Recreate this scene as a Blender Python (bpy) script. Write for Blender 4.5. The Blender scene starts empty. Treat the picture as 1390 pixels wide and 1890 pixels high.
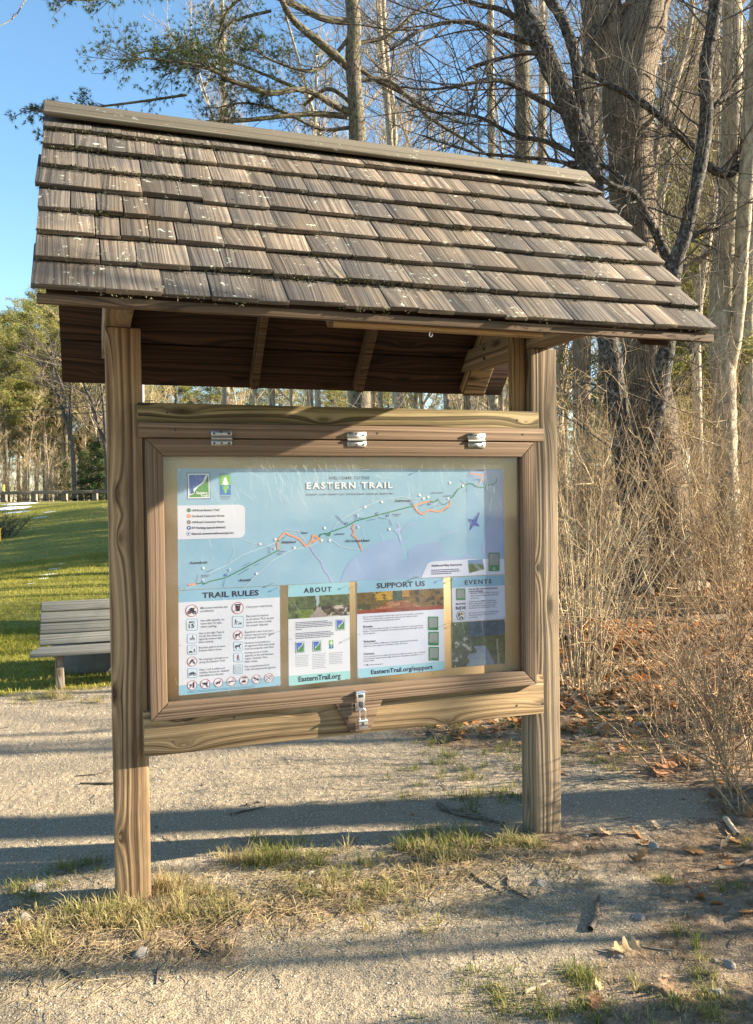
import bpy, bmesh, math, random
import numpy as np
from mathutils import Vector, Matrix

# ------------------------------------------------------------------ camera, sky, sun, exposure
SC = bpy.context.scene
COL = SC.collection
CAM = np.array([-1.0874, -3.5076, 1.6423]); YAW, PITCH, ROLL, FPX = .3282, -.0156, -.0144, 1528.26
_f = np.array([math.sin(YAW)*math.cos(PITCH), math.cos(YAW)*math.cos(PITCH), math.sin(PITCH)])
_r0 = np.array([math.cos(YAW), -math.sin(YAW), 0.]); _u0 = np.cross(_r0, _f)
_r = math.cos(ROLL)*_r0+math.sin(ROLL)*_u0; _u = -math.sin(ROLL)*_r0+math.cos(ROLL)*_u0
cd = bpy.data.cameras.new('camera'); cam = bpy.data.objects.new('camera', cd); COL.objects.link(cam)
cam.matrix_world = Matrix(((_r[0], _u[0], -_f[0], CAM[0]), (_r[1], _u[1], -_f[1], CAM[1]), (_r[2], _u[2], -_f[2], CAM[2]), (0, 0, 0, 1)))
cd.sensor_fit = 'VERTICAL'; cd.sensor_height = 36; cd.lens = FPX/1890*36; cd.clip_start = .05; cd.clip_end = 2000
SC.camera = cam

SUN = Vector((1, -.26, .385)).normalized()
w = bpy.data.worlds.new('World'); SC.world = w; w.use_nodes = True
nt = w.node_tree; nt.nodes.clear()
out = nt.nodes.new('ShaderNodeOutputWorld'); bg = nt.nodes.new('ShaderNodeBackground'); sky = nt.nodes.new('ShaderNodeTexSky')
sky.sky_type = 'NISHITA'; sky.sun_disc = False
sky.sun_elevation = math.asin(SUN.z); sky.sun_rotation = math.atan2(SUN.x, SUN.y)
sky.air_density = 1.0; sky.dust_density = .1; sky.ozone_density = 2.0
hs = nt.nodes.new('ShaderNodeHueSaturation'); hs.inputs['Saturation'].default_value = 1.08; hs.inputs['Hue'].default_value = .493; hs.inputs['Value'].default_value = 1.15
nt.links.new(sky.outputs[0], hs.inputs['Color']); nt.links.new(hs.outputs[0], bg.inputs[0]); nt.links.new(bg.outputs[0], out.inputs[0]); bg.inputs[1].default_value = .06
sl = bpy.data.lights.new('sun', 'SUN'); sl.energy = 5.0; sl.angle = math.radians(.5); sl.color = (1, .88, .69)
so = bpy.data.objects.new('sun', sl); COL.objects.link(so); so.rotation_euler = SUN.to_track_quat('Z', 'Y').to_euler(); so.location = (20, -5, 12)
SC.view_settings.view_transform = 'Standard'; SC.view_settings.look = 'None'; SC.view_settings.gamma = 1
SC.view_settings.use_curve_mapping = False; SC.view_settings.exposure = 2.3
SC.render.engine = 'CYCLES'
SC.cycles.max_bounces = 6; SC.cycles.diffuse_bounces = 3; SC.cycles.glossy_bounces = 2; SC.cycles.transparent_max_bounces = 8
SC.cycles.use_denoising = True

# ------------------------------------------------------------------ geometry helpers
def ray(u, v): return _f+(u-695)/FPX*_r-(v-945)/FPX*_u
def atd(u, v, d): return CAM+ray(u, v)*d                     # a point d metres deep on the sight line of (u, v)
def onp(u, v, ax, val):
    d = ray(u, v); return CAM+d*((val-CAM[ax])/d[ax])
def sstep(a, b, x):
    t = np.clip((x-a)/(b-a), 0, 1); return t*t*(3-2*t)
def _hash(ix, iy, s):
    n = (ix*374761393+iy*668265263+s*974634721) & 0x7fffffff
    n = ((n ^ (n >> 13))*1274126177) & 0x7fffffff
    return ((n ^ (n >> 16)) & 0xffff)/65535.
def vnoise(x, y, s=0):
    x = np.asarray(x, float); y = np.asarray(y, float)
    ix = np.floor(x).astype(np.int64); iy = np.floor(y).astype(np.int64); fx = x-ix; fy = y-iy
    fx = fx*fx*(3-2*fx); fy = fy*fy*(3-2*fy)
    a = _hash(ix, iy, s); b = _hash(ix+1, iy, s); c = _hash(ix, iy+1, s); d = _hash(ix+1, iy+1, s)
    return (a*(1-fx)+b*fx)*(1-fy)+(c*(1-fx)+d*fx)*fy
def fbm(x, y, s=0, o=3):
    t = 0; a = .5
    for k in range(o): t = t+a*vnoise(x*2**k, y*2**k, s+k); a *= .5
    return t/(1-.5**o)
def lawn_w(x, y):                                             # 1 on the mown slope
    e = 4.15-.05*x+.35*(fbm(x*1.3, y*1.3, 5)-.5)
    return sstep(e-.15, e+.25, y)*sstep(3.2, 2.2, x-.12*np.maximum(y-6, 0))*sstep(50.5, 49.5, y+.35*x*0)
_xb_y = [-30, -4, -1.9, -1.47, -1.16, -.87, -.4, .1, .6, 1.2, 1.9, 3, 4.2, 8]
_xb_x = [-12, -2.6, -.5, .15, .55, 1.0, 1.6, 2.0, 1.7, 1.2, 1.0, 1.3, 2.0, 2.2]
def sand_w(x, y):                                             # 1 on the bare sandy trail
    n = fbm(x*1.7, y*1.7, 11, 4)-.5
    xb = np.interp(y, _xb_y, _xb_x)
    s = sstep(-.5, .45, xb-x+n*1.6)
    strip = sstep(.42, .05, np.abs(y+.22-.12*np.sin(x*3)+.15*n))*sstep(-2.3, -1.7, x)
    s = s*(1-.75*strip*sstep(.35, .6, fbm(x*2.3, y*2.3, 31, 3)+.12))
    return s*(1-lawn_w(x, y))
def h0(x, y):
    x = np.asarray(x, float); y = np.asarray(y, float)
    z = 1.8*sstep(4, 50, y)
    z = z*sstep(14, -2, x-.25*y)*1.0+(1-sstep(14, -2, x-.25*y))*.9*sstep(4, 50, y)
    z = z-.10*np.maximum(-x-1.5+.02*y, 0)*sstep(8, 20, y)*sstep(52, 42, y)
    q = .55*x+.83*y
    z = z+.09*np.maximum(q-4.4, 0)*sstep(1.6, 4, x)*sstep(60, 10, q)
    z = z+.016*sstep(.45, .0, np.abs(y+.2))*sstep(-2.4, -1.3, x)*sstep(1.7, 1., x)*(fbm(x*2, y*2, 3)+.2)
    z = z+.03*(fbm(x*.7, y*.7, 21)-.5)*sstep(60, 30, np.abs(y))
    return z
def hgt(x, y):
    x = np.asarray(x, float); y = np.asarray(y, float)
    near = sstep(16, 5, np.hypot(x, y))
    s = sand_w(x, y)
    m = .016*(fbm(x*6, y*6, 41, 3)-.5)+.0075*(fbm(x*52, y*52, 45, 3)-.5)
    m2 = .03*(fbm(x*9, y*9, 51, 3)-.5)
    return h0(x, y)+near*(s*m+(1-s)*m2)
def GP(u, v, lift=0.):                                        # where the sight line of (u, v) meets the ground
    d = ray(u, v); t = 1.5
    while t < 120:
        p = CAM+d*t
        if p[2] < float(h0(p[0], p[1])): break
        t += .03
    return p, t
def gz(x, y): return float(hgt(x, y))

def mesh_np(name, V, flat, totals, mats, uv=None, seed=None, midx=None, smooth=False, fcol=None, pattr=None):
    me = bpy.data.meshes.new(name)
    V = np.asarray(V, np.float32); flat = np.asarray(flat, np.int32); totals = np.asarray(totals, np.int32)
    me.vertices.add(len(V)); me.vertices.foreach_set('co', V.ravel())
    me.loops.add(len(flat)); me.loops.foreach_set('vertex_index', flat)
    me.polygons.add(len(totals)); st = np.zeros(len(totals), np.int32); st[1:] = np.cumsum(totals)[:-1]
    me.polygons.foreach_set('loop_start', st); me.polygons.foreach_set('loop_total', totals)
    if midx is not None: me.polygons.foreach_set('material_index', np.asarray(midx, np.int32))
    if smooth: me.polygons.foreach_set('use_smooth', np.ones(len(totals), bool))
    me.update(calc_edges=True)
    if uv is not None:
        l = me.uv_layers.new(name='UVMap'); l.data.foreach_set('uv', np.asarray(uv, np.float32).ravel())
    if seed is not None:
        a = me.attributes.new('seed', 'FLOAT', 'FACE'); a.data.foreach_set('value', np.asarray(seed, np.float32))
    if fcol is not None:
        a = me.attributes.new('print', 'FLOAT_COLOR', 'FACE'); a.data.foreach_set('color', np.asarray(fcol, np.float32).ravel())
    for k, arr in (pattr or {}).items():
        a = me.attributes.new(k, 'FLOAT', 'POINT'); a.data.foreach_set('value', np.asarray(arr, np.float32))
    for m in (mats if isinstance(mats, (list, tuple)) else [mats]): me.materials.append(m)
    me.validate()
    return me
def link(name, me, parent=None, loc=None):
    o = bpy.data.objects.new(name, me); COL.objects.link(o)
    if parent is not None: o.parent = parent
    if loc is not None: o.location = loc
    return o
def tag(o, label=None, cat=None, group=None, kind=None):
    if label: o['label'] = label
    if cat: o['category'] = cat
    if group: o['group'] = group
    if kind: o['kind'] = kind
    return o
def thing(name, label, cat, loc=(0, 0, 0), group=None):
    o = bpy.data.objects.new(name, None); COL.objects.link(o); o.location = loc; o.empty_display_size = .2
    return tag(o, label, cat, group)

class MB:
    """boxes and loose faces gathered into one mesh, uv in metres along the grain"""
    def __init__(s, seed=0): s.V = []; s.F = []; s.U = []; s.S = []; s.M = []; s.C = []; s.r = random.Random(seed)
    def face(s, pts, uv=None, seed=0., m=0, col=(1, 1, 1, 1)):
        b = len(s.V); s.V += [tuple(p) for p in pts]; s.F.append(list(range(b, b+len(pts))))
        s.U.append(uv or [(0, 0)]*len(pts)); s.S.append(seed); s.M.append(m); s.C.append(col)
    def hexa(s, c8, L=None, seed=None, m=0):
        """c8: corners, index = ix+2*iy+4*iz, x = along the grain"""
        sd = s.r.random() if seed is None else seed
        b = len(s.V); s.V += [tuple(p) for p in c8]
        P = [np.array(p, float) for p in c8]
        lx = np.linalg.norm(P[1]-P[0]); ly = np.linalg.norm(P[2]-P[0]); lz = np.linalg.norm(P[4]-P[0])
        x = [0, lx]; y = [0, ly]; z = [0, lz]
        for f in ((0, 2, 3, 1), (4, 5, 7, 6), (0, 1, 5, 4), (2, 6, 7, 3), (0, 4, 6, 2), (1, 3, 7, 5)):
            s.F.append([b+i for i in f]); s.S.append(sd); s.M.append(m); s.C.append((1, 1, 1, 1))
            u = []
            for i in f:
                a, bb, c = x[i & 1], y[(i >> 1) & 1], z[(i >> 2) & 1]
                if f in ((0, 2, 3, 1), (4, 5, 7, 6)): u.append((a, bb))
                elif f in ((0, 1, 5, 4), (2, 6, 7, 3)): u.append((a, ly+c))
                else: u.append((bb*.3, c))
            s.U.append(u)
    def box(s, x0, x1, y0, y1, z0, z1, grain='x', seed=None, m=0):
        A = {'x': ((x0, x1), (y0, y1), (z0, z1)), 'z': ((z0, z1), (x0, x1), (y0, y1)), 'y': ((y0, y1), (x0, x1), (z0, z1))}[grain]
        pts = []
        for i in range(8):
            a, b, c = A[0][i & 1], A[1][(i >> 1) & 1], A[2][(i >> 2) & 1]
            pts.append({'x': (a, b, c), 'z': (b, c, a), 'y': (b, a, c)}[grain])
        s.hexa(pts, seed=seed, m=m)
    def beam(s, a, b, up, w, t, seed=None, m=0):
        a = np.array(a, float); b = np.array(b, float); d = b-a; d /= np.linalg.norm(d)
        up = np.array(up, float); up -= d*(up@d); up /= np.linalg.norm(up); sd = np.cross(up, d)
        pts = [(a, b)[i & 1]+sd*w*(((i >> 1) & 1)-.5)+up*t*(((i >> 2) & 1)-.5) for i in range(8)]
        s.hexa(pts, seed=seed, m=m)
    def build(s, name, mats, parent=None, bevel=0., smooth=False):
        flat = [i for f in s.F for i in f]; uv = [c for u in s.U for c in u]
        me = mesh_np(name, s.V, flat, [len(f) for f in s.F], mats, uv, s.S, s.M, smooth, s.C)
        bm = bmesh.new(); bm.from_mesh(me); bmesh.ops.recalc_face_normals(bm, faces=bm.faces) if not getattr(s, 'flatprint', False) else None
        bm.to_mesh(me); bm.free()
        o = link(name, me, parent)
        if bevel:
            mo = o.modifiers.new('bevel', 'BEVEL'); mo.width = bevel; mo.segments = 2; mo.limit_method = 'ANGLE'; mo.angle_limit = math.radians(40)
        return o

class TB:
    """tapered tubes gathered into one mesh"""
    def __init__(s): s.G = {}
    def add(s, pts, rad, sides=4, seed=0.):
        s.G.setdefault((len(pts), sides), []).append((pts, rad, seed))
    def arrays(s):
        VV = []; FF = []; UU = []; SS = []; base = 0
        for (n, k), items in s.G.items():
            P = np.array([i[0] for i in items], float); R = np.array([i[1] for i in items], float); sd = np.array([i[2] for i in items], float)
            m = len(items)
            T = np.gradient(P, axis=1); T /= np.linalg.norm(T, axis=2, keepdims=True)+1e-9
            D = P[:, -1]-P[:, 0]; ref = np.zeros((m, 3)); ref[np.arange(m), np.argmin(np.abs(D), axis=1)] = 1
            A = np.cross(T, ref[:, None, :]); A /= np.linalg.norm(A, axis=2, keepdims=True)+1e-9
            B = np.cross(T, A)
            an = np.arange(k)*2*math.pi/k
            V = P[:, :, None, :]+R[:, :, None, None]*(np.cos(an)[None, None, :, None]*A[:, :, None, :]+np.sin(an)[None, None, :, None]*B[:, :, None, :])
            VV.append(V.reshape(-1, 3))
            ln = np.concatenate([np.zeros((m, 1)), np.cumsum(np.linalg.norm(np.diff(P, axis=1), axis=2), axis=1)], 1)
            I = base+np.arange(m)[:, None, None]*n*k+np.arange(n-1)[None, :, None]*k+np.arange(k)[None, None, :]
            J = base+np.arange(m)[:, None, None]*n*k+np.arange(n-1)[None, :, None]*k+((np.arange(k)+1) % k)[None, None, :]
            FF.append(np.stack([I, I+k, J+k, J], -1).reshape(-1, 4)[:, ::-1])
            r0 = R[:, :1].mean(1)*2*math.pi
            cu = (np.arange(k)/k)[None, None, :]*r0[:, None, None]+0*I; cv = ((np.arange(k)+1)/k)[None, None, :]*r0[:, None, None]+0*I
            l0 = ln[:, :-1, None]+0*I; l1 = ln[:, 1:, None]+0*I
            U = np.stack([np.stack([l0, cu], -1), np.stack([l1, cu], -1), np.stack([l1, cv], -1), np.stack([l0, cv], -1)], -2).reshape(-1, 4, 2)[:, ::-1]
            UU.append(U.reshape(-1, 2)); SS.append(np.repeat(sd, (n-1)*k)); base += m*n*k
        return np.concatenate(VV), np.concatenate(FF), np.concatenate(UU), np.concatenate(SS)
    def mesh(s, name, mat, smooth=True):
        V, F, U, S = s.arrays()
        return mesh_np(name, V, F.ravel(), np.full(len(F), 4), mat, U, S, smooth=smooth)
    def build(s, name, mat, parent=None): return link(name, s.mesh(name, mat), parent)

# ------------------------------------------------------------------ materials
class N:
    def __init__(s, name):
        s.m = bpy.data.materials.new(name); s.m.use_nodes = True; s.t = s.m.node_tree; s.t.nodes.clear()
        s.out = s.t.nodes.new('ShaderNodeOutputMaterial')
    def n(s, ty, ins=None, **kw):
        nd = s.t.nodes.new('ShaderNode'+ty)
        for k, v in kw.items(): setattr(nd, k, v)
        for k, v in (ins or {}).items(): s.put(nd.inputs[k], v)
        return nd
    def put(s, sock, v):
        if hasattr(v, 'node'): s.t.links.new(v, sock)
        else: sock.default_value = v
    def math(s, op, a, b=0., c=0., clamp=False):
        nd = s.n('Math', operation=op, use_clamp=clamp); s.put(nd.inputs[0], a); s.put(nd.inputs[1], b); s.put(nd.inputs[2], c); return nd.outputs[0]
    def mix(s, f, a, b, bt='MIX'):
        nd = s.n('MixRGB', blend_type=bt); s.put(nd.inputs[0], f); s.put(nd.inputs[1], a); s.put(nd.inputs[2], b); return nd.outputs[0]
    def ramp(s, f, stops):
        nd = s.n('ValToRGB'); s.put(nd.inputs[0], f); e = nd.color_ramp.elements
        while len(e) < len(stops): e.new(.5)
        for i, (p, c) in enumerate(stops): e[i].position = p; e[i].color = c if len(c) == 4 else (*c, 1)
        return nd.outputs[0]
    def rng(s, f, a, b, c=0., d=1.):
        nd = s.n('MapRange', ins={0: f, 1: a, 2: b, 3: c, 4: d}); return nd.outputs[0]
    def noise(s, vec, scale=1., detail=3., rough=.5, dim='3D'):
        nd = s.n('TexNoise', noise_dimensions=dim); nd.inputs['Scale'].default_value = scale; nd.inputs['Detail'].default_value = detail; nd.inputs['Roughness'].default_value = rough
        s.put(nd.inputs['W' if dim == '1D' else 'Vector'], vec); return nd.outputs[0]
    def comb(s, x, y, z): return s.n('CombineXYZ', ins={0: x, 1: y, 2: z}).outputs[0]
    def attr(s, name, out=2): return s.n('Attribute', attribute_name=name).outputs[out]
    def principled(s, col, rough=.8, bump=None, bs=.3, bd=.01, spec=.3, metal=0., normal=None):
        p = s.n('BsdfPrincipled'); s.put(p.inputs['Base Color'], col); s.put(p.inputs['Roughness'], rough); s.put(p.inputs['Metallic'], metal)
        p.inputs['Specular IOR Level'].default_value = spec
        if bump is not None:
            b = s.n('Bump', ins={'Strength': bs, 'Distance': bd, 'Height': bump}); s.t.links.new(b.outputs[0], p.inputs['Normal'])
        s.t.links.new(p.outputs[0], s.out.inputs[0]); return p

def c4(c): return (*c, 1) if len(c) == 3 else c
def wood(name, dark, mid, light, freq=55., warp=.05, contrast=1., tint=.25, fine=.5, bs=.35, stain=None, knots=True, lichen=None, rough=.85, stain_amt=.6, checks=.0, weather=None):
    s = N(name); uv = s.n('UVMap', uv_map='UVMap').outputs[0]; sep = s.n('SeparateXYZ', ins={0: uv}); u, v = sep.outputs[0], sep.outputs[1]
    sd = s.attr('seed')
    U = s.math('ADD', u, s.math('MULTIPLY', sd, 37.)); V = s.math('ADD', v, s.math('MULTIPLY', sd, 13.))
    low = s.noise(s.comb(s.math('MULTIPLY', U, .75), s.math('MULTIPLY', V, 5.), s.math('MULTIPLY', sd, 9.)), 1., 2.)
    vv = s.math('ADD', V, s.math('MULTIPLY', s.math('SUBTRACT', low, .5), warp*2))
    k = None
    if knots:
        vo = s.n('TexVoronoi', voronoi_dimensions='2D', ins={'Vector': s.comb(s.math('MULTIPLY', U, 2.1), s.math('MULTIPLY', V, 6.5), 0.), 'Scale': 1.}); kd = vo.outputs['Distance']
        vv = s.math('ADD', vv, s.math('MULTIPLY', s.math('POWER', 2.718, s.math('MULTIPLY', kd, -7.5)), .05))
        k = s.math('MULTIPLY', s.rng(kd, .14, .05), s.n('TexWhiteNoise', noise_dimensions='3D', ins={'Vector': vo.outputs['Position']}).outputs[0])
    ring = s.noise(s.math('MULTIPLY', vv, freq), 1., 2., .55, '1D')
    ring = s.rng(ring, .5-.22/contrast, .5+.22/contrast)
    fi = s.noise(s.comb(s.math('MULTIPLY', U, 9.), s.math('MULTIPLY', vv, 420.), sd), 1., 3., .6)
    val = s.math('ADD', s.math('MULTIPLY', ring, 1-fine*.5), s.math('MULTIPLY', s.math('SUBTRACT', fi, .3), fine*.75))
    col = s.ramp(val, [(.0, dark), (.45, mid), (1., light)])
    tn = s.math('ADD', s.math('MULTIPLY', s.n('TexWhiteNoise', noise_dimensions='1D', ins={'W': s.math('MULTIPLY', sd, 91.7)}).outputs[0], tint*2), 1-tint)
    col = s.mix(1., col, s.comb(tn, tn, tn), 'MULTIPLY')
    st = s.noise(s.comb(s.math('MULTIPLY', U, 1.5), s.math('MULTIPLY', V, 13.), 3.), 1., 4., .65)
    if stain: col = s.mix(s.math('MULTIPLY', s.rng(st, .5, .68), stain_amt), col, c4(stain))
    ck = s.noise(s.comb(s.math('MULTIPLY', U, 1.1), s.math('MULTIPLY', vv, 75.), 7.), 1., 2., .5)
    if checks: col = s.mix(s.math('MULTIPLY', s.rng(ck, .64, .69), checks), col, (dark[0]*.35, dark[1]*.3, dark[2]*.3, 1))
    if k is not None: col = s.mix(s.math('MULTIPLY', k, .9), col, (dark[0]*.5, dark[1]*.45, dark[2]*.4, 1))
    if weather:
        wn = s.noise(s.n('NewGeometry').outputs['Position'], 2.3, 4., .6); col = s.mix(s.math('MULTIPLY', s.rng(wn, .42, .62), .72), col, s.mix(s.rng(val, .2, .9), (weather[0]*.5, weather[1]*.5, weather[2]*.5, 1), (weather[0]*1.5, weather[1]*1.5, weather[2]*1.5, 1)))
    if lichen:
        po = s.n('NewGeometry').outputs['Position']
        l1 = s.noise(po, 38., 3., .6); l2 = s.noise(po, 5., 2.)
        col = s.mix(s.math('MULTIPLY', s.rng(l1, .63, .68), s.rng(l2, .46, .58)), col, c4(lichen))
    s.principled(col, rough, val, bs, .004, .25); return s.m
def plain(name, col, rough=.7, var=.2, scale=30., bs=.2, metal=0., spec=.3, bd=.003):
    s = N(name); po = s.n('TexCoord').outputs['Object']; n = s.noise(po, scale, 4., .6)
    t = s.math('ADD', s.math('MULTIPLY', n, var*2), 1-var)
    s.principled(s.mix(1., c4(col), s.comb(t, t, t), 'MULTIPLY'), rough, n, bs, bd, spec, metal); return s.m
def leafy(name, cols, rough=.7, trans=.35):
    """one of several colours per leaf, with some light let through"""
    s = N(name); sd = s.attr('seed')
    col = s.ramp(sd, [(i/(len(cols)-1), c) for i, c in enumerate(cols)])
    d = s.n('BsdfDiffuse', ins={0: col}); t = s.n('BsdfTranslucent', ins={0: col})
    mx = s.n('MixShader', ins={0: trans, 1: d.outputs[0], 2: t.outputs[0]}); s.t.links.new(mx.outputs[0], s.out.inputs[0]); return s.m
def bark(name, dark, light, su=5., sv=38., bd=.02, lich=None, bs=.9):
    s = N(name); uv = s.n('UVMap', uv_map='UVMap').outputs[0]; sep = s.n('SeparateXYZ', ins={0: uv}); u, v = sep.outputs[0], sep.outputs[1]; po = s.n('NewGeometry').outputs['Position']
    wv = s.noise(po, 3., 2.)
    V = s.math('ADD', v, s.math('MULTIPLY', wv, .15))
    n1 = s.noise(s.comb(s.math('MULTIPLY', u, su), s.math('MULTIPLY', V, sv), 0.), 1., 5., .62)
    n2 = s.noise(po, 45., 3., .6)
    val = s.math('ADD', s.math('MULTIPLY', n1, .75), s.math('MULTIPLY', n2, .25))
    col = s.ramp(val, [(.40, dark), (.60, light)])
    if lich: col = s.mix(s.math('MULTIPLY', s.rng(s.noise(po, 17., 5., .65), .53, .62), .7), col, c4(lich))
    s.principled(col, .9, val, bs, bd, .15); return s.m

M = {}
M['post'] = wood('weathered_post_wood', (.085, .048, .024), (.285, .182, .094), (.435, .305, .175), 46., .03, 1.2, .06, .6, bs=.5, stain=(.085, .052, .03), stain_amt=.6, checks=.75)
M['grey_post'] = wood('grey_post_wood', (.065, .05, .034), (.215, .157, .099), (.35, .268, .175), 50., .03, 1.2, .06, .6, bs=.5, stain=(.075, .062, .05), stain_amt=.6, checks=.75)
M['rail'] = wood('rail_wood', (.075, .045, .02), (.265, .178, .092), (.395, .285, .16), 48., .04, 1.25, .08, .55, bs=.5, stain=(.09, .065, .035), checks=.7)
M['top_rail'] = wood('green_rail_wood', (.04, .028, .012), (.16, .12, .056), (.28, .22, .115), 48., .04, 1.3, .05, .5, bs=.5, stain=(.05, .036, .02), checks=.7)
M['door'] = wood('cedar_frame_wood', (.065, .038, .022), (.165, .110, .070), (.255, .18, .12), 70., .03, .9, .14, .6, bs=.4, stain=(.12, .08, .055), knots=False, checks=.3)
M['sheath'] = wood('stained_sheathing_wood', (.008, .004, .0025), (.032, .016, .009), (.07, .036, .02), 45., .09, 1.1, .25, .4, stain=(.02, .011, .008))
M['shingle'] = wood('cedar_shingle_wood', (.036, .028, .021), (.15, .114, .08), (.285, .228, .165), 72., .08, .85, .45, .62, bs=.4, stain=(.055, .05, .047), checks=.5, knots=False, lichen=(.38, .41, .32), stain_amt=.75, weather=(.085, .078, .072))
M['ridge'] = wood('ridge_wood', (.04, .033, .022), (.115, .095, .066), (.21, .178, .128), 70., .03, .9, .1, .6, stain=(.075, .07, .048), lichen=(.30, .32, .24), knots=False)
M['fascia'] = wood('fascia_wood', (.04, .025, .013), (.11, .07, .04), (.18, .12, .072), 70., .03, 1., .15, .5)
M['pale_strip'] = wood('pale_nailer_wood', (.15, .085, .035), (.27, .165, .072), (.35, .23, .11), 60., .03, .8, .1, .4)
M['bench'] = wood('grey_bench_wood', (.075, .07, .058), (.18, .172, .15), (.27, .26, .225), 90., .03, 1., .16, .65, stain=(.10, .10, .09), checks=.5, knots=False)
M['guard'] = wood('guardrail_wood', (.07, .055, .04), (.16, .13, .10), (.24, .2, .16), 50., .03, 1., .2, .5)
M['board'] = plain('particle_board', (.50, .34, .165), .8, .22, 160., .1)
M['steel'] = plain('galvanised_steel', (.42, .41, .38), .5, .15, 60., .1, .85)
M['chrome'] = plain('bright_steel', (.70, .70, .70), .25, .1, 40., .05, .9)
M['dark_metal'] = plain('dark_screw_metal', (.04, .04, .04), .5, .2)
M['stone'] = plain('grey_pebble_stone', (.23, .20, .165), .85, .35, 40., .5, bd=.01)
M['boulder'] = plain('dark_boulder_stone', (.12, .12, .11), .9, .4, 9., .8, bd=.03)
M['stick'] = bark('stick_bark', (.05, .042, .035), (.17, .14, .11), 20, 60, .003)
M['pale_stick'] = bark('pale_stick_bark', (.28, .22, .15), (.46, .38, .27), 20, 60, .003)
M['maple'] = bark('furrowed_maple_bark', (.045, .034, .025), (.31, .245, .175), 3.2, 30., .08)
M['cherry'] = bark('dark_flaky_bark', (.014, .012, .0105), (.095, .083, .07), 14., 22., .035, lich=(.20, .195, .17))
M['pale_bark'] = bark('pale_smooth_bark', (.17, .14, .10), (.42, .36, .26), 6, 14, .012, lich=(.30, .31, .24))
M['far_bark'] = bark('tan_woodland_bark', (.13, .10, .07), (.42, .34, .235), 3, 12, .02)
M['pine_bark'] = bark('pine_bark', (.042, .035, .028), (.185, .15, .115), 8, 18, .02, lich=(.16, .20, .07))
M['twig'] = bark('grey_twig_bark', (.14, .115, .085), (.36, .30, .225), 10, 30, .004)
M['tan_twig'] = bark('tan_shrub_bark', (.27, .195, .105), (.60, .465, .275), 10, 30, .004)
M['red_twig'] = bark('reddish_shrub_bark', (.20, .125, .068), (.46, .33, .195), 10, 30, .004)
M['dark_red_twig'] = bark('brown_bramble_bark', (.10, .06, .038), (.27, .18, .115), 10, 30, .004)
M['dark_twig'] = bark('dark_twig_bark', (.035, .03, .026), (.15, .125, .10), 10, 30, .004)
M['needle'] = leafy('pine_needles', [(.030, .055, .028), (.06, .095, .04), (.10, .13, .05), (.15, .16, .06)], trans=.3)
M['sun_tinted_needle'] = leafy('sun_tinted_pine_needles', [(.07, .10, .035), (.18, .19, .06), (.30, .27, .09), (.40, .34, .13)], trans=.35)  # needles as above with the gold of sunlight put into their colour
M['grass_blade'] = leafy('grass_blades', [(.10, .13, .03), (.18, .20, .055), (.33, .29, .11), (.52, .42, .22), (.38, .26, .13)], trans=.4)
M['lawn_blade'] = leafy('lawn_blades', [(.115, .125, .02), (.22, .215, .033), (.33, .295, .06), (.44, .37, .13)], trans=.4)
M['dead_leaf'] = leafy('dead_oak_leaves', [(.14, .07, .03), (.30, .15, .065), (.46, .24, .10), (.55, .38, .22), (.38, .28, .18)], trans=.25)
M['straw'] = leafy('needle_litter', [(.14, .08, .045), (.26, .15, .08), (.36, .25, .14), (.2, .16, .12)], trans=.1)
M['moss'] = leafy('roof_moss', [(.022, .020, .012), (.04, .038, .016), (.07, .07, .022), (.20, .19, .13)], trans=.1)
M['snow'] = plain('old_snow', (.78, .80, .84), .6, .08, 6., .4, bd=.03)
M['asphalt'] = plain('worn_asphalt', (.07, .07, .07), .9, .3, 30.)
M['yellow'] = plain('yellow_plastic', (.75, .52, .03), .5, .08, 10.)
M['pole'] = plain('grey_pole_wood', (.22, .21, .20), .8, .2, 8.)
M['wire'] = plain('black_wire', (.02, .02, .02), .5, .1)

def earth():
    s = N('earth'); po = s.n('NewGeometry').outputs['Position']
    sand = s.attr('sand'); lawn = s.attr('lawn')
    n1 = s.noise(po, 2.2, 5., .6); n2 = s.noise(po, 26., 4., .65); n3 = s.noise(po, 140., 3., .6); n4 = s.noise(po, 7., 4., .6)
    sc = s.ramp(n3, [(.32, (.095, .074, .049)), (.47, (.245, .197, .135)), (.68, (.40, .33, .235))])
    sc = s.mix(s.math('MULTIPLY', s.rng(n4, .5, .68), .45), sc, (.29, .225, .155, 1))
    sc = s.mix(s.math('MULTIPLY', s.rng(n1, .55, .7), .3), sc, (.36, .29, .21, 1))
    lc = s.ramp(n2, [(.32, (.065, .045, .029)), (.5, (.175, .12, .074)), (.7, (.34, .235, .145))])
    lc = s.mix(s.rng(n1, .45, .65), lc, s.ramp(n3, [(.35, (.10, .075, .052)), (.65, (.31, .24, .165))]))
    gc = s.ramp(n4, [(.3, (.11, .115, .02)), (.5, (.215, .205, .036)), (.72, (.33, .285, .08))])
    gc = s.mix(s.rng(n3, .4, .75), gc, (.16, .15, .05, 1))
    f = s.math('ADD', sand, s.math('MULTIPLY', s.math('SUBTRACT', n2, .5), .6), clamp=True)
    col = s.mix(s.rng(f, .3, .7), lc, sc); col = s.mix(s.rng(lawn, .3, .7), col, gc)
    hb = s.math('ADD', s.math('MULTIPLY', n3, .5), n2)
    s.principled(col, .95, hb, .8, .012, .1); return s.m
M['earth'] = earth()

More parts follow.
